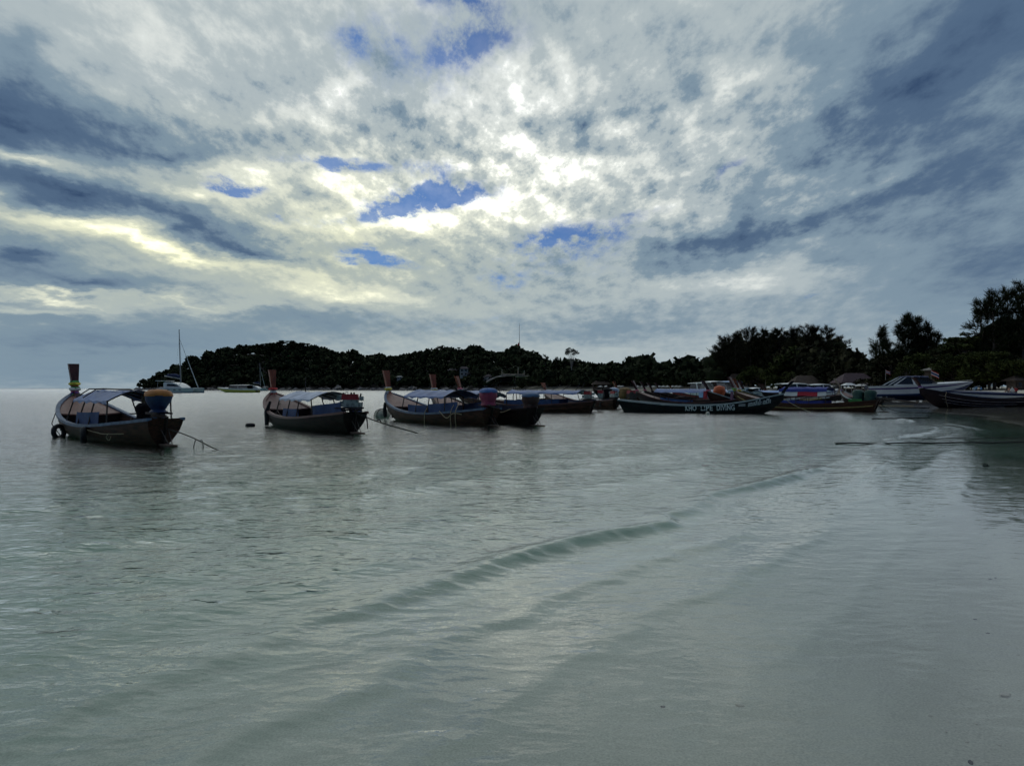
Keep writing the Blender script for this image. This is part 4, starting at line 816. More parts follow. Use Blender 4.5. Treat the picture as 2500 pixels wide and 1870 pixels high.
back(2010,75,1814,73,'longtail boat under a pale blue canopy beside the lettered prow', hull=W_DARK, rail=RAIL_PALE, prow=PROW_DARK, top=2.35, lean=.5, garland=('white','green'), canopy=dict(t0=.1, t1=.82, ridge=1.42, edge=1.24, m=mat('pale_blue_tarp', (.20,.33,.58), .55, .2, 3), hw=.95))
back(2010,96,1860,92,'distant longtail with dark prow tied to its twin beyond the pale blue canopy', top=2.15, lean=.5, garland=(), **DK)
back(2035,100,1867,97,'distant longtail with brown cloth at the prow beside its twin', top=2.15, lean=.5, garland=('orange',), **DK)
back(2050,106,1911,104,'distant longtail under a teal canopy before the moored speedboats', top=2.05, lean=.5, garland=(), canopy=dict(t0=.2, t1=.8, ridge=1.4, edge=1.15, m=mat('teal_tarp', (.06,.16,.22), .6, .2, 3), hw=.95), **DK)
back(1660,84,1505,82,'longtail with bright red-brown prow and pink ribbons', hull=W_HULL, rail=RAIL_BROWN, prow=PROW_RED, top=2.30, lean=.4, garland=('pink','white'), prow_w=1.2)
back(1560,150,1449,140,'far small longtail with a short dark prow near the sand', top=2.3, lean=.3, garland=(), **DK)
back(1600,150,1486,138,'far small longtail carrying a blue engine wrap', top=2.0, lean=.3, garland=('blue',), **DK)
back(2150,78,2053,82,'longtail with thin pale edged prow beside the green engine covers', hull=W_DARK, rail=RAIL_PALE, prow=WOOD, top=2.65, lean=.9, garland=('violet',), prow_w=.5)
back(1780,120,1640,118,'small longtail with red hull lying off the umbrellas', hull=mat('red_hull', (.30,.04,.03), .5, .3, 3), rail=RAIL_PALE, prow=PROW_RED, top=2.0, lean=.4, garland=())
# engines of boats in the raft, wrapped or bare, seen at their sterns
eng_spots = ((1466,966,60.5,'red box topped engine standing on its mount among the sterns','red'),(1482,960,68,'black tarpaulin wrapped engine among the sterns','black'),(1499,958,72,'white and blue wrapped engine among the sterns','white'),(1526,960,63,'mustard cloth wrapped engine among the sterns','mustard'),(1541,966,62,'dark oily engine with spoked flywheel among the sterns','dark'))
for px, py, d, lb, kd in eng_spots:
    p = pt(px, py, d); e = empty('boat_engine', (p.x, p.y, p.z), rng.uniform(0, 3), label=lb, cat='engine', group='longtail engines in the raft')
    if kd in ('red', 'dark'):
        MB().box((0,0,0), (.7,.4,.36)).box((.3,0,.0), (.3,.3,.5)).build('crankcase', ENG_GREY if kd == 'red' else RUST, e, smooth=30); MB().box((0,0,.3), (.62,.42,.26), taper=.92).build('fuel_tank', ENG_RED, e, smooth=30)
        MB().lathe([(.3,-.03),(.3,.03)], (-.1,-.0,.0), 16).build('flywheel', RUST, e).matrix_local = Matrix.Translation((-.1,-.26,0)) @ Matrix.Rotation(R(90), 4, 'X')
    else:
        MB().lathe([(.3,-.45),(.48,-.25),(.52,.1),(.44,.36),(.12,.46)], (0,0,0), 14, wob=.10, seed=int(px)).build('wrapping', {'black': DARKTARP, 'white': TARP_PALE, 'mustard': mat('mustard_cloth', (.22,.14,.05), .85, .3, 4)}[kd], e, smooth=50)
    MB().box((0,0,-.62), (.9,.12,.5)).tube([(0,0,-.5),(2.6,.2,-.55)], .035, 6).build('mount', RUST, e)

def towel(px, py0, py1, d, w, m, label):
    q = MB(); a, b_ = pt(px, py0, d), pt(px, py1, d)
    rows = [[Vector((a.x+w*(u-.5)*(1+.15*v), d+.05*math.sin(u*9+v), a.z+(b_.z-a.z)*v)) for v in (0, .35, .7, 1)] for u in np.linspace(0, 1, 7)]
    q.grid(rows); q.grid([[p_+Vector((0,.012,0)) for p_ in r_] for r_ in rows], True); q.build('hanging_cloth', m, label=label, cat='cloth', group='cloths hung on the moored boats')
towel(1722, 955, 974, 61.0, .30, mat('red_towel', (.50,.05,.06), .85, .25, 6), 'red towel hanging at the end of the sky-blue canopy')
towel(1787, 956, 976, 59.0, .22, mat('mauve_ribbon_cloth', (.28,.14,.20), .85, .25, 6), 'mauve cloth trailing from the prow with yellow and green ribbons')
# ------------------------------------------------------------------ boat with the raised awning
p = P2(1256, 66); AW = longtail((p[0]+3.2, 70), (p[0]-5.5, 74), 'fishing boat with a tall tilted awning and lamp poles', hull=W_DARK, rail=RAIL_BROWN, top=1.6, lean=.1, garland=(), detail=1, skeg=False, name='fishing_boat', prow=W_DARK)
inv = (Matrix.Translation(AW.location) @ AW.rotation_euler.to_matrix().to_4x4()).inverted()
def wpart(mb, nm, m, par, inv_):
    q = mb.build(nm, m); q.parent = par; q.matrix_parent_inverse = inv_; return q
d = 71.0
for px0, px1, pb in ((1252,1256,985),(1262,1257,985),(1222,1204,960),(1210,1215,960)): wpart(MB().tube([pt(px0, pb, d), pt(px1, 922 if px1 > 1230 else 930, d)], .035, 6), 'awning_post', RUST, AW, inv)
rows = [[pt(px, py-(2 if k else 0), d+2.6*k-1.3) for k in (0, .5, 1)] for px, py in ((1187,933),(1196,927),(1212,921),(1230,917),(1258,915))]
wpart(MB().slab(rows, .04), 'awning', CLOTH_NAVY, AW, inv)
wpart(MB().tube([pt(1187,934,d-1.3), pt(1212,921,d-1.3), pt(1258,916,d-1.3)], .05, 6), 'awning_edge', BENCH, AW, inv)
wpart(MB().tube([pt(1223,914,d-1.2), pt(1282,915,d-1.2)], .06, 6).tube([pt(1258,919,d-1.2), pt(1291,918,d-1.2)], .06, 6), 'roof_pole', BENCH, AW, inv)
for px, t_, b_ in ((1265,896,918),(1280,904,918),(1226,902,917)): wpart(MB().tube([pt(px, b_, d-1.2), pt(px, t_, d-1.2)], .05, 6), 'lamp_pole', BENCH, AW, inv)
wpart(MB().slab([[pt(1218,934,d-1.2), pt(1218,937,d-1.2)], [pt(1242,934,d-1.2), pt(1242,937,d-1.2)]], .03), 'plank', BENCH, AW, inv)
wpart(MB().box(pt(1236,926,d), (1.2,.8,.5)), 'bundle', DARKTARP, AW, inv)

# ------------------------------------------------------------------ floats, tyres, ropes of the near boats
def tyre(o, t, sg, r, label, dz, tilt=0.0, yaw=0.0):
    p = gunwale(o, t, sg, dz, .10); q = MB(); n = 22; V = []
    for i in range(n):
        a = 2*math.pi*i/n
        for k in range(8):
            b_ = 2*math.pi*k/8; rr = r+.075*math.cos(b_); V.append((rr*math.cos(a), .085*math.sin(b_), rr*math.sin(a)))
    q.add(V, [(i*8+k, ((i+1) % n)*8+k, ((i+1) % n)*8+(k+1) % 8, i*8+(k+1) % 8) for i in range(n) for k in range(8)])
    e = q.build('tyre_fender', BLACK_RUB, label=label, cat='tyre'); e.location = p; e.rotation_euler = (tilt, 0, o.rotation_euler.z+yaw); return e
tyre(boat_A, .63, 1, .20, 'round black tyre fender hanging over the blue-grey rail near the bow', -.40, -.10, R(72)-boat_A.rotation_euler.z)
tyre(boat_A, .33, 1, .22, 'black tyre fender hanging edge-on amidships below the blue cloth', -.34, 0, R(118)-boat_A.rotation_euler.z)
q = MB(); p0 = gunwale(boat_B, .70, 1, .25, .03); q.tube([p0+Vector((.15,0,.15)), p0+Vector((0,0,-.3)), gunwale(boat_B, .70, 1, -.62, .02)], [.05,.10,.09], 7).build('hanging_fender', BLACK_RUB, label='black bundle of old rubber hanging at the bow of the dark boat', cat='fender')
q = MB(); p0 = gunwale(boat_C, .86, 1, -.1, .05); q.tube([p0, p0+Vector((0,0,-.45)), p0+Vector((.03,0,-.75))], [.05,.11,.08], 7).build('hanging_fender', BLACK_RUB, label='dark cloth fender hanging under yellow ribbons above the round float', cat='fender')
c = at(933, 1016, .10); fl_ = empty('mooring_float', (c.x, c.y, .12), label='large round whitish float netted with rope under the yellow ribboned bow', cat='float')
MB().lathe([(.05,-.36),(.30,-.28),(.43,0),(.36,.22),(.16,.34),(.03,.36)], n=16, wob=.03).build('float_ball', mat('float_ball_cream', (.40,.38,.30), .7, .4, 5), fl_, smooth=60)
for a in (0, 1.05, 2.1):
    MB().tube([(.45*math.cos(u)*math.cos(a), .45*math.cos(u)*math.sin(a), .38*math.sin(u)) for u in np.linspace(-1.2, 4.3, 18)], .018, 5).build('net_rope', ROPE_D, fl_)
c = at(611, 1038, .05); MB().lathe([(.10,-.08),(.17,-.02),(.17,.06),(.12,.10),(.02,.11)], n=12, sx=1.2).build('dark_float', BLACK_RUB, label='small dark float bobbing alone between two longtail boats', cat='float').location = (c.x, c.y, .03)
c = at(1727, 1010, .05); MB().lathe([(.04,-.12),(.10,-.07),(.13,0),(.10,.09),(.03,.13)], n=14).build('white_float', mat('white_float', (.50,.47,.38), .6, .2, 6), label='small white ball float beside the lettered black hull', cat='float', smooth=60).location = (c.x, c.y-.1, .05)
c = pt(1756, 955, 64.5); o_ = MB().lathe([(.08,-.48),(.42,-.32),(.52,0),(.42,.34),(.08,.48)], n=16, wob=.05).build('orange_float', mat('orange_float', (.55,.10,.02), .5, .2, 4), label='big orange float wedged between dark prows', cat='float', smooth=60); o_.location = c
TAUT = 'mooring lines of the near boats'
# near boat: bow line, stern line
p0 = gunwale(boat_A, .80, 1, -.05, .02); e0 = at(141, 1062, 0)
rope([p0, p0+Vector((-.10,-.05,-.35)), Vector((e0.x-.18, e0.y, .35)), e0+Vector((.12,0,-.05))], .016, 'dark bow line hanging into the water from the nearest longtail boat', ROPE_D, group=TAUT)
s0 = loc2w(boat_A, (-.5*boat_A['L']-.25, 0, .50)); e1 = at(545, 1098, 0)
rope([s0, s0*.55+e1*.45+Vector((0,0,.02)), e1+Vector((-.2,0,.02)), e1+Vector((.4,-.3,-.1))], .016, 'stern line of the nearest longtail with a knotted tail', ROPE_D, group=TAUT)
k1 = s0*.38+e1*.62
for i, (dx_, dz_) in enumerate(((.10,-.24),(-.18,-.22))): rope([k1, k1+Vector((dx_*.6,0,.02)), k1+Vector((dx_,0,dz_))], .012, 'loose knotted end dangling from the stern line', ROPE_D, name='rope_end', group='rope ends')
s0 = loc2w(boat_B, (-.5*boat_B['L']-.40, 0, .72)); e1 = at(1020, 1058, 0)
rope([s0, s0*.62+e1*.38+Vector((0,0,-.05)), s0*.25+e1*.75+Vector((0,0,-.02)), e1+Vector((.3,0,-.08))], .020, 'taut dark stern line with knots running out from the red engined boat', ROPE_D, group=TAUT)
for f, z in ((.14,-.45),(.36,-.10)):
    k1 = s0*(1-f)+e1*f; rope([k1+Vector((-.04,0,0)), k1+Vector((.05,0,.02)), k1+Vector((.10,0,z*.5)), k1+Vector((.12,0,z))], .022, 'knotted tail hanging on the stern line of the red engined boat', ROPE_D, name='rope_end', group='rope ends')
k1 = gunwale(boat_A, .16, 1, -.10, .05); k2 = loc2w(boat_A, (-.5*boat_A['L'], .12, .36))
k3 = gunwale(boat_A, .34, 1, -.12, .04)
rope([k3, (k3+k1)/2+Vector((0,0,-.14)), k1+Vector((0,-.02,-.22)), k2], .012, 'thin tan line looped along the nearest boat hull', ROPE, group='tan lines on hulls')
rope([k1+Vector((0,-.03,-.20)), k1+Vector((-.08,-.03,-.30)), k1+Vector((.0,-.03,-.40)), k1+Vector((.06,-.03,-.28))], .012, 'small hanging loop of tan line on the nearest boat hull', ROPE, name='rope_loop', group='rope ends')
for t_, ln in ((.36,-.75),(.16,-.72),(.13,-.70)):
    k1 = gunwale(boat_C, t_, 1, .05, .06); rope([k1+Vector((.15,.2,.30)), k1, k1+Vector((-.03,-.05,ln*.5)), k1+Vector((0,-.03,ln))], .018, 'tan line hanging down the varnished hull near the pink cover', ROPE, group='tan lines on hulls')
k1, k2, k3 = gunwale(boat_C, .24, 1, .05, .08), gunwale(boat_C, .14, 1, -.1, .08), loc2w(boat_C, (-.5*boat_C['L'], .2, .45))
rope([k1, (k1+k2)/2+Vector((0,0,-.25)), k2, (k2+k3)/2+Vector((0,0,-.05)), k3], .022, 'tan rope swagged along the stern of the yellow ribboned boat', ROPE, group='tan lines on hulls')
k1 = gunwale(boat_D, .18, 1, .05, .06); k2 = gunwale(boat_D, .08, 1, .02, .06); rope([k1+Vector((-.5,0,.25)), k1, (k1+k2)/2+Vector((0,0,-.12)), k2], .022, 'pale coil of rope on the rail of the black-brown boat', ROPE, group='tan lines on hulls')
s0 = loc2w(boat_D, (-.5*boat_D['L']-.3, 0, .4)); rope([s0, at(1313, 1037, .0)], .015, 'short stay slanting into the water behind the black-brown boat', ROPE_D, group=TAUT)
b0 = loc2w(G_, (.5*G_['L']-.2, -.1, 1.1)); e1 = at(1978, 1007, 0)
rope([b0, b0*.5+e1*.5+Vector((0,0,-.08)), e1+Vector((.2,0,-.05))], .022, 'pale bow line slanting down from the lettered black boat', ROPE, group=TAUT)
s0 = loc2w(H_, (-.5*H_['L']-.3, 0, .6)); e1 = at(2205, 1006, .02)
rope([s0, s0*.5+e1*.5+Vector((0,0,-.1)), e1, at(2290, 1008, .02)], .02, 'dark line sagging to the sand behind the brown boat', ROPE_D, group=TAUT)
def ground_rope(px0, py0, px1, py1, rad_, label, m=ROPE_D, wob=.04, n=14):
    P_ = []
    for i in range(n):
        f = i/(n-1); a = at(px0+(px1-px0)*f, py0+(py1-py0)*f, .02); P_.append(Vector((a.x, a.y+wob*math.sin(i*1.7), max(.035, gz(a.x, a.y)+.02)+.012*math.sin(i*2.1))))
    return rope(P_, rad_, label, m, 3, 'shore_rope', 'ropes lying across the shallows')
ground_rope(2040, 1084, 2640, 1080, .020, 'thick dark rope lying across the thin water at the beach edge')
ground_rope(2200, 1072, 2640, 1070, .011, 'thinner dark rope running beside the thick shore rope')
ground_rope(2130, 1023, 2270, 1020, .03, 'dark rope half sunk in front of the plum boat')
ground_rope(2140, 990, 2230, 991, .03, 'grey rope on the wet sand between brown and plum boats', ROPE)
ground_rope(2150, 994, 2270, 996, .03, 'dark rope at the foot of the plum boat bow')

# ------------------------------------------------------------------ speedboats
GEL = mat('white_gelcoat', (.70,.70,.66), .25, .08, 2, spec=.5); NAVY_AF = mat('navy_antifoul', (.03,.05,.13), .6, .2, 2); PURP = mat('purple_stripe', (.10,.06,.17), .4, .2, 2); NAVYC = mat('navy_canvas', (.022,.035,.095), .8, .25, 3); YEL = mat('yellow_gelcoat', (.46,.42,.04), .35, .15, 2); CHROME = mat('rail_chrome', (.55,.55,.55), .3, .2, 4, metal=.8); SKYG = mat('pale_blue_gelcoat', (.16,.30,.55), .35, .15, 2)
def speedboat(stern, bow, label, Hh=1.5, B=1.55, bottom=NAVY_AF, side=GEL, stripe=PURP, roof=GEL, cabin=(.12,.58), roof_z=1.25, z0=0.0, outboards=2, arch=False, group='speedboats in the bay', pitch=0.0, lean=.5, sideB=None):
    a, b_ = Vector((stern[0], stern[1], 0)), Vector((bow[0], bow[1], 0)); L = (b_-a).length; c = (a+b_)/2; hd = math.atan2(b_.y-a.y, b_.x-a.x)
    r = empty('speedboat', (c.x, c.y, z0), hd, ry=pitch, label=label, cat='boat', group=group)
    hb = lambda t: B*interp(t, [(0,.90),(.3,1),(.55,.96),(.75,.76),(.9,.38),(1,.03)]); sh = lambda t: Hh*interp(t, [(0,.78),(.4,.84),(.75,.95),(1,1.08)])
    ch = lambda t: Hh*interp(t, [(0,.10),(.5,.14),(.75,.34),(.9,.62),(1,.98)]); ke = lambda t: Hh*interp(t, [(0,-.28),(.5,-.30),(.75,-.12),(.9,.30),(1,.96)])
    def sec(t, lv, sg, out=0.0):                     # lv: 0 keel 1 chine 2..3 topsides
        if lv <= 1: y, z = hb(t)*.86*lv, ke(t)+(ch(t)-ke(t))*lv
        else: f = (lv-1)/2; y, z = hb(t)*(.86+.14*f), ch(t)+(sh(t)-ch(t))*f
        return Vector(((t-.5)*L+.02*L*max(0, (z/Hh-.3))*(t > .5)*t, sg*(y+out), z))
    ts = np.linspace(0, 1, 22); 
    for nm, lv, m_ in (('bottom', (0,.5,1,1.25), bottom), ('topside', (1.25,1.7,2.2), sideB or side), ('stripe', (2.2,2.55), stripe), ('upper_topside', (2.55,3.0), side)):
        q = MB()
        for sg in (1, -1): q.grid([[sec(t, l, sg) for l in lv] for t in ts], sg > 0)
        if nm in ('bottom', 'topside', 'upper_topside', 'stripe'):
            P_ = [sec(0, l, 1) for l in lv]+[sec(0, l, -1) for l in reversed(lv)]; q.add(P_, [tuple(range(len(P_)))])
        q.build(nm, m_, r)
    MB().slab([[Vector((sec(t,3,1).x, y, sh(t)-.01+.16*math.sin(math.pi*min(1, max(0, (t-.45)/.55)))*(1-(y/max(.03, hb(t)))**2))) for y in np.linspace(-1, 1, 5)*max(.03, hb(t))] for t in ts], .05).build('deck', side, r)
    t0, t1 = cabin; x0, x1 = (t0-.5)*L, (t1-.5)*L; zb = sh(.4)-.02; zr = zb+roof_z; hw = B*.80; sl = lean*roof_z*1.7
    def quad(nm, P_, m_, th=.05, par=r):
        q = MB(); n = len(P_); cc = sum((Vector(p) for p in P_), Vector())/n; nrm = (Vector(P_[1])-Vector(P_[0])).cross(Vector(P_[2])-Vector(P_[0])).normalized()*th
        V = [Vector(p) for p in P_]+[Vector(p)-nrm for p in P_]; q.add(V, [tuple(range(n)), tuple(range(2*n-1, n-1, -1))]+[(k, n+k, n+(k+1) % n, (k+1) % n) for k in range(n)]); return q.build(nm, m_, par, smooth=0)
    quad('windscreen', [(x1+sl, -hw*.75, zb+.1), (x1+sl, hw*.75, zb+.1), (x1, hw*.9, zr), (x1, -hw*.9, zr)], GLASS)
    for sg in (1, -1):
        quad('side_window', [(x1+sl*.9, sg*hw*.85, zb+.12), (x1, sg*hw*.94, zr-.10), ((x0+x1)/2, sg*hw*.97, zr-.10), ((x0+x1)/2+.3, sg*hw, zb+.12)][::sg], GLASS)
        quad('side_window', [((x0+x1)/2+.2, sg*hw, zb+.12), ((x0+x1)/2-.1, sg*hw*.97, zr-.10), (x0+.2, sg*hw*.97, zr-.10), (x0-.2*sl, sg*hw, zb+.12)][::sg], GLASS)
        quad('cabin_pillar', [((x0+x1)/2+.36, sg*(hw+.02), zb), ((x0+x1)/2+.05, sg*(hw), zr), ((x0+x1)/2-.15, sg*(hw), zr), ((x0+x1)/2+.10, sg*(hw+.02), zb)][::sg], side)
        quad('cabin_base', [(x1+sl, sg*hw*.86, zb-.05), (x1+sl*.9, sg*hw*.87, zb+.16), (x0-.5, sg*(hw+.01), zb+.16), (x0-.5, sg*(hw+.01), zb-.05)][::sg], side)
        if arch:
            for k in range(3): quad('arch_stripe', [(x0-.3-.6*k, sg*(hw+.03), zb+.05), (x0+.9-.45*k, sg*(hw+.01), zr-.02), (x0+.72-.45*k, sg*(hw+.01), zr-.02), (x0-.55-.6*k, sg*(hw+.03), zb+.05)][::sg], side)
            quad('aft_canvas', [(x0+.6, sg*(hw-.03), zr-.08), (x0-2.0, sg*(hw-.01), zb+.02), (x0+.4, sg*(hw-.01), zb+.02)][::-sg], GLASS)
    MB().slab([[Vector((x, y*hw, zr+.10*(1-y*y)+.06*math.sin((x-x0)/(x1-x0)*3.14))) for y in np.linspace(-1, 1, 5)] for x in np.linspace(x0+.2*(not arch)-(0 if arch else .9), x1+.15, 8)], .08).build('roof', roof, r)
    for k in range(outboards):
        y = (k-(outboards-1)/2)*.62; o_ = empty('outboard', (-.5*L-.30, y, sh(0)*.55)); o_.parent = r
        MB().box((0,0,.45), (.42,.36,.50), taper=.78).build('cowling', mat('outboard_grey', (.10,.10,.11), .35, .2, 3) if outboards < 3 else GEL, o_, smooth=30); MB().box((-.02,0,-.2), (.22,.14,.9)).build('leg', RUST, o_, smooth=30)
    q = MB()
    for sg in (1, -1): q.tube([Vector((sec(t,3,sg).x, sg*max(.02, hb(t)*.9), sh(t)+.16)) for t in np.linspace(.62, .99, 9)], .014, 5)
    q.build('bow_rail', CHROME, r)
    return r
big = speedboat(P2(2122,96), P2(2372,91), 'large white speedboat with purple stripe beached beside the plum boat', Hh=1.62, B=1.75, roof=NAVYC, cabin=(.30,.58), roof_z=.98, z0=.62, arch=True, outboards=2, pitch=-.008, lean=.75)
fl0 = loc2w(big, (-.5*12.4+2.6, 0, 2.3)); flag(fl0, .38, 'tiny striped flag standing on the big speedboat cabin', pole=1.0, drop=.5)
speedboat(P2(628,292), P2(532,304), 'yellow bellied speedboat with white roof anchored under the hill', Hh=1.75, B=1.7, bottom=YEL, sideB=YEL, stripe=GEL, cabin=(.18,.62), roof_z=1.35, outboards=3)
speedboat(P2(1725,112), P2(1770,108), 'white roofed speedboat moored bow-on behind dark prows', Hh=1.5, B=1.6, stripe=SKYG, sideB=SKYG, cabin=(.1,.6), roof_z=1.25)
speedboat(P2(1745,128), P2(1826,122), 'long white and blue speedboat with streamlined roof behind the prows', Hh=1.6, B=1.6, stripe=SKYG, roof=SKYG, cabin=(.1,.66), roof_z=1.3)
speedboat(P2(1690,150), P2(1738,146), 'small flat roofed tour boat beyond the orange float', Hh=1.3, B=1.4, stripe=SKYG, cabin=(.1,.8), roof_z=1.5)
speedboat(P2(1905,132), P2(1990,134), 'white roofed speedboat moored nearest the open thatched shelter', Hh=1.4, B=1.55, stripe=SKYG, cabin=(.05,.62), roof_z=1.2)
speedboat(P2(1978,142), P2(2046,144), 'white speedboat with raked windscreen beside the gazebo', Hh=1.35, B=1.5, stripe=PURP, cabin=(.05,.55), roof_z=1.15)
speedboat(P2(1820,135), P2(1880,138), 'low grey speedboat lying between distant prows', Hh=1.1, B=1.3, stripe=NAVY_AF, cabin=(.2,.5), roof_z=.7)
speedboat(P2(2620,86), P2(2318,80), 'long blue and white boat drawn up behind the plum boat', Hh=.92, B=1.4, side=NAVYC, stripe=NAVYC, sideB=GEL, bottom=NAVY_AF, cabin=(.0,.12), roof_z=.4, z0=.26, outboards=0)

# ------------------------------------------------------------------ sailing catamaran and yacht
def catamaran(px0, px1, wl, mast_px, mast_y, label, name='catamaran', d=None, scale=1.0):
    d = d or F*H/(wl-HY); a, b_ = P2(px0, d), P2(px1, d-3); a = Vector((*a, 0)); b_ = Vector((*b_, 0)); L = (b_-a).length; c = (a+b_)/2
    r = empty(name, (c.x, c.y, 0), math.atan2(b_.y-a.y, b_.x-a.x), label=label, cat='sailboat'); k = L/13.0
    for sg in (1, -1):
        q = MB(); S = []
        for t in np.linspace(0, 1, 14):
            hw = .75*k*interp(t, [(0,.8),(.4,1),(.8,.7),(1,.06)]); zt = 1.55*k*interp(t, [(0,.55),(.12,.85),(.5,.95),(1,1.0)]); x = (t-.5)*L
            S.append([Vector((x, sg*2.9*k-hw, zt)), Vector((x, sg*2.9*k-hw*.85, .1)), Vector((x, sg*2.9*k, -.5)), Vector((x, sg*2.9*k+hw*.85, .1)), Vector((x, sg*2.9*k+hw, zt))])
        q.grid(S); q.add([p for s_ in S for p in (s_[0], s_[4])], [(2*i, 2*i+1, 2*i+3, 2*i+2) for i in range(13)]); q.add(S[0], [(0,1,2,3,4)]); q.build('hull', GEL, r)
        q = MB(); q.grid([[Vector((s_[1].x, s_[1].y-sg*0-.03, .28)), Vector((s_[1].x, s_[1].y-.03, -.1))] for s_ in S]); q.build('waterline_stripe', NAVY_AF, r)
        for x in (-1.2, .8, 2.6): MB().box((x*k, sg*(2.9+.80)*k-(.02), .95*k), (.75*k, .08, .22*k)).build('port_light', GLASS, r, smooth=0)
        if sg < 0:
            for x in (-1.2, .8, 2.6): MB().box((x*k, sg*(2.9+.76)*k, .95*k), (.75*k, .12, .22*k)).build('port_light', GLASS, r, smooth=0)
    MB().box((-.8*k, 0, 1.15*k), (8.6*k, 5.6*k, .75*k)).build('bridge_deck', GEL, r, smooth=0)
    prof = [(-3.9,1.5),(-3.9,3.0),(-3.3,3.25),(-.8,3.15),(.6,2.75),(2.0,1.9),(2.4,1.5)]
    MB().prism([(x*k, z*k) for x, z in prof], -2.3*k, 2.3*k).build('coachroof', GEL, r)
    for sg in (1, -1): MB().prism([(x*k, z*k) for x, z in ((-2.7,2.0),(-2.6,2.75),(-.7,2.7),(.7,2.3),(1.3,1.95))], sg*2.3*k, sg*2.36*k).build('cabin_window', GLASS, r)
    MB().box((-5.0*k, 0, 3.65*k), (3.6*k, 4.2*k, .18*k)).build('bimini', GEL, r, smooth=0)
    for x in (-6.2, -3.9):
        for y in (-1.9, 1.9): MB().tube([(x*k, y*k, 1.2*k), (x*k*.98, y*k, 3.6*k)], .07*k, 6).build('bimini_post', STEEL, r)
    mh = (HY-mast_y)/F*d+H; mx = (mast_px-(px0+px1)/2)/F*d
    MB().tube([(mx, 0, 3.0*k), (mx-.03*mh, 0, mh)], [.20*k, .12*k], 8).build('mast', STEEL, r)
    MB().tube([(mx-.15, 0, 4.3*k), (mx-5.6*k, 0, 5.2*k)], .12*k, 6).build('boom', GEL, r)
    MB().tube([(mx-.2, 0, 4.9*k), (mx-2*k, 0, 5.35*k), (mx-4.7*k, 0, 5.45*k)], [.5*k, .55*k, .3*k], 8).build('sail_cover', NAVYC, r)
    MB().tube([(.49*L, 0, 1.5*k), (mx-.025*mh, 0, mh*.86)], [.16*k, .06*k], 6).build('furled_jib', GEL, r)
    for y in (-2.4, 2.4): MB().tube([(mx-.6, y*k, 1.8*k), (mx-.026*mh, 0, mh*.9)], .02, 4).build('shroud', RUST, r)
    MB().box((.47*L, 0, 1.45*k), (.25*k, 5.6*k, .2*k)).build('crossbeam', GEL, r)
    return r
catamaran(392, 485, 958.5, 442, 805, 'white sailing catamaran with tall mast and blue sail cover', d=275)
catamaran(606, 648, 952, 637, 886, 'distant white sailing yacht with a slim mast under the hill', name='sailing_yacht', d=520)

# ------------------------------------------------------------------ people on the beach
SKIN = mat('skin', (.30,.17,.11), .6, .15, 6); HAIR = mat('dark_hair', (.015,.012,.010), .6, .2, 6)
def figure_mesh(J, E, rad_):
    me = bpy.data.meshes.new('fig'); me.from_pydata(J, E, []); o = bpy.data.objects.new('fig', me); col.objects.link(o)
    sk = o.modifiers.new('s', 'SKIN'); su = o.modifiers.new('u', 'SUBSURF'); su.levels = 1; su.render_levels = 1
    for v, r_ in zip(me.skin_vertices[0].data, rad_): v.radius = r_ if isinstance(r_, tuple) else (r_, r_)
    me.skin_vertices[0].data[0].use_root = True
    dg = bpy.context.evaluated_depsgraph_get(); out = bpy.data.meshes.new_from_object(o.evaluated_get(dg)); bpy.data.objects.remove(o); return out
def person(pose, lift=0.0):
    """pose: joints of a standing, walking or sitting adult, facing +x"""
    if pose == 'sit':
        J = [(0,0,.14),(.0,0,.42),(.03,0,.62),(.04,0,.72),(.06,0,.86), (.03,.19,.60),(.14,.25,.36),(.32,.18,.30),(.03,-.19,.60),(.14,-.25,.36),(.32,-.18,.30), (.08,.10,.13),(.42,.14,.42),(.50,.14,.06),(.64,.14,.05),(.08,-.10,.13),(.42,-.14,.42),(.50,-.14,.06),(.64,-.14,.05)]
    elif pose == 'walk':
        J = [(0,0,.92),(0,0,1.16),(.02,0,1.38),(.02,0,1.48),(.04,0,1.61), (.02,.20,1.38),(-.10,.25,1.12),(-.02,.25,.90),(.02,-.20,1.38),(.12,-.25,1.13),(.28,-.22,.96), (0,.10,.88),(.14,.11,.50),(.16,.11,.07),(.30,.12,.04),(0,-.10,.88),(-.08,-.11,.49),(-.26,-.11,.10),(-.14,-.12,.04)]
    elif pose == 'bend':
        J = [(0,0,.90),(.10,0,1.10),(.24,0,1.26),(.30,0,1.33),(.38,0,1.42), (.24,.20,1.25),(.34,.24,1.0),(.46,.20,.82),(.24,-.20,1.25),(.34,-.24,1.0),(.46,-.20,.82), (0,.10,.87),(.05,.12,.48),(-.02,.13,.07),(.12,.14,.04),(0,-.10,.87),(.05,-.12,.48),(-.02,-.13,.07),(.12,-.14,.04)]
    else:
        J = [(0,0,.92),(0,0,1.16),(0,0,1.38),(.01,0,1.48),(.03,0,1.61), (0,.20,1.38),(-.02,.26,1.12),(.06,.26,.88),(0,-.20,1.38),(.02,-.27,1.12),(.14,-.24,.92), (0,.10,.88),(.02,.13,.49),(0,.14,.07),(.14,.16,.04),(0,-.10,.88),(.02,-.13,.49),(0,-.14,.07),(.14,-.16,.04)]
    E = [(0,1),(1,2),(2,3),(3,4),(2,5),(5,6),(6,7),(2,8),(8,9),(9,10),(0,11),(11,12),(12,13),(13,14),(0,15),(15,16),(16,17),(17,18)]
    rad_ = [(.12,.15),(.11,.14),(.10,.15),.055,.105,.065,.048,.038,.065,.048,.038,.095,.065,.045,.035,.095,.065,.045,.035]
    return figure_mesh(J, E, rad_)
poses = {k: person(k) for k in ('stand', 'walk', 'bend', 'sit')}
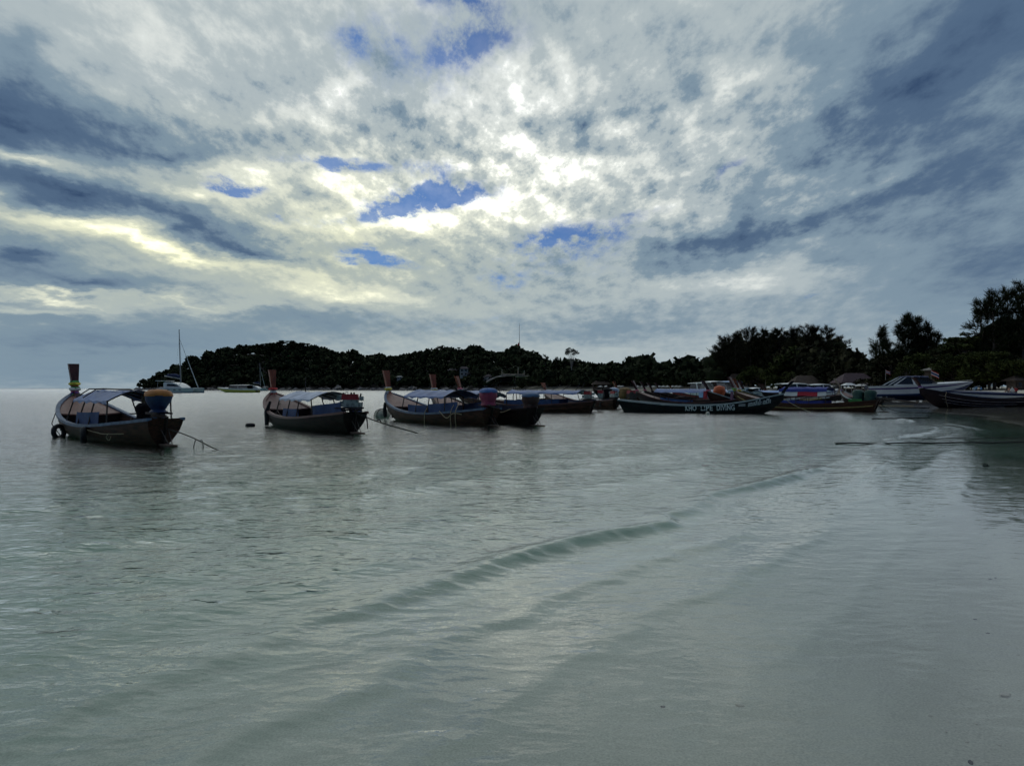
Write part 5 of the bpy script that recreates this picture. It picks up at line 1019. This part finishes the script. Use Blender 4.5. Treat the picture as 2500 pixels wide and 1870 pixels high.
def put_person(px, d, pose, shirt, trouser, label, face=0.0, dz=0.0, hat=None, group=None):
    me = poses[pose].copy(); ms_ = [SKIN, mat('cloth_'+str(shirt), shirt, .85, .2, 8), mat('cloth_'+str(trouser), trouser, .85, .2, 8), HAIR if hat is None else mat('hat_'+str(hat), hat, .8, .1, 8)]
    me.materials.clear()
    for m_ in ms_: me.materials.append(m_)
    hz = max(v.co.z for v in me.vertices); s0 = .42 if pose == 'sit' else .95
    for p in me.polygons:
        c_ = p.center; k = 0
        if c_.z > hz-.09: k = 3
        elif pose == 'sit': k = 1 if (.28 < c_.z < .70 and c_.x < .16) else 2 if (c_.z <= .45 and c_.x < .38) else 0
        elif c_.z > .93 and c_.z < hz-.24: k = 1
        elif .50 < c_.z <= .93 and abs(c_.y) < .22: k = 2
        p.material_index = k; p.use_smooth = True
    x = (px-CX)/F*d; o = bpy.data.objects.new('person', me); col.objects.link(o); o.location = (x, d, gz(x, d)+dz); o.rotation_euler = (0, 0, face)
    return tag(o, label, 'person', group or 'people on the beach')
BL, DKB, RD, WH, GY = (.10,.28,.50), (.02,.02,.03), (.34,.03,.03), (.62,.62,.60), (.10,.10,.12)
put_person(2334, 132, 'walk', BL, DKB, 'person in blue shirt and dark shorts stooping under the speedboat bow', 1.0)
put_person(2344, 128, 'bend', BL, DKB, 'person in bright blue shirt bending beside the speedboat bow', .4)
put_person(2379, 128, 'sit', (.30,.45,.55), GY, 'seated person in pale blue top with a dark strap on the sand', 1.6, .10)
put_person(2384, 129, 'sit', (.16,.30,.45), DKB, 'seated person holding an arm up beside the dark strap', 1.8, .22)
put_person(2396, 126, 'sit', (.12,.30,.55), DKB, 'person in blue shirt crouching alone before the notice board', 2.6, .12)
for i, (px, d, ps, lb) in enumerate(((2407,176,'stand','person in red beside the notice board'),(2413,174,'bend','person in red leaning forward near the notice board'),(2420,178,'stand','person in red shirt between two others in red'),(2424,175,'walk','person in dark red walking beside the standing group'),(2431,177,'bend','person in dark red stooping at the edge of the group'))):
    put_person(px, d, ps, RD if i < 3 else (.16,.02,.03), RD if i < 2 else DKB, lb, rng.uniform(0, 6))
put_person(2438, 178, 'stand', (.40,.24,.17), (.35,.20,.15), 'bare-chested person standing apart from the group in red', 1.2)
put_person(2447, 176, 'stand', DKB, DKB, 'person dressed in black standing near the trees', 1.4)
put_person(2472, 98, 'sit', WH, GY, 'person in white shirt and white cap sitting on the sand bank', 1.7, .10, hat=(.6,.6,.58))
put_person(2480.5, 99, 'sit', RD, GY, 'person in dark red top sitting beside the white cap', 1.5, .10)
put_person(2464, 104, 'sit', (.40,.20,.13), GY, 'sunbather leaning back beside the person in white', 2.9, .05)
for px, d, c_, lb in ((2098,170,DKB,'person in black behind the green engine covers'),(2089,172,GY,'dark haired person beyond the green engine covers'),(2112,186,(.4,.3,.25),'person in tan near the pale umbrella'),(2120,190,(.5,.5,.5),'person in grey by the restaurant posts'),(1996,236,(.5,.45,.4),'person in cream before the thatched shelter'),(1790,140,(.4,.25,.2),'person in tan standing up on a moored speedboat')):
    put_person(px, d, 'stand', c_, DKB, lb, rng.uniform(0, 6), dz=1.1 if px == 1790 else 0)

# ------------------------------------------------------------------ shells, stones and driftwood in the shallows
SHELL = mat('shell', (.55,.50,.42), .6, .25, 30); PEB = mat('dark_pebble', (.03,.03,.03), .6, .3, 20)
st_me = []
for k in range(3):
    V, Fc = I1; V = V*(1+.2*rng.standard_normal((len(V), 1)))*np.array([1.4,.9,.5]); m_ = bpy.data.meshes.new('pebble'); m_.from_pydata(V.tolist(), [], Fc.tolist()); st_me.append(m_)
def stone(px, py, s, m, label, name, cat, group):
    a = at(px, py, 0); z = gz(a.x, a.y); me = st_me[int(px) % 3].copy(); me.materials.append(m); o = bpy.data.objects.new(name, me); col.objects.link(o)
    o.location = (a.x, a.y, z+s*.2); o.scale = (s, s, s); o.rotation_euler = (0, 0, px); tag(o, label, cat, group)
stone(2454,1682,.028,SHELL,'largest pale coral lump lying on the wet sand','coral_lump','coral',None)
for px, py in ((2271,1726),(2315,1742),(2383,1747),(2360,1790),(2282,1612),(2316,1616),(2245,1614),(2487,1586),(2462,1558),(2483,1569),(2305,1507),(2310,1765),(2440,1800),(2488,1694)): stone(px, py, rng.uniform(.005, .010), SHELL, 'tiny pale shell fragment on the wet sand', 'shell', 'shell', 'shell fragments in the shallows')
for px, py in ((1618,1688),(2430,1400),(2418,1403),(2412,1532),(2381,1498),(2370,1840)): stone(px, py, rng.uniform(.008, .014), PEB, 'small dark pebble on the wet sand', 'pebble', 'pebble', 'dark pebbles in the shallows')
stone(1806,1690,.018,SHELL,'whitish shell breaking the thin water','shell','shell',None)
MB().tube([(0,0,0),(.02,.02,.03),(.09,.02,.03),(.12,0,0),(.07,-.03,.0),(0,0,0)], .012, 5).build('driftwood_ring', ROPE_D, label='dark curled scrap of rope at the water edge', cat='rope').location = at(2400,1137,.01)
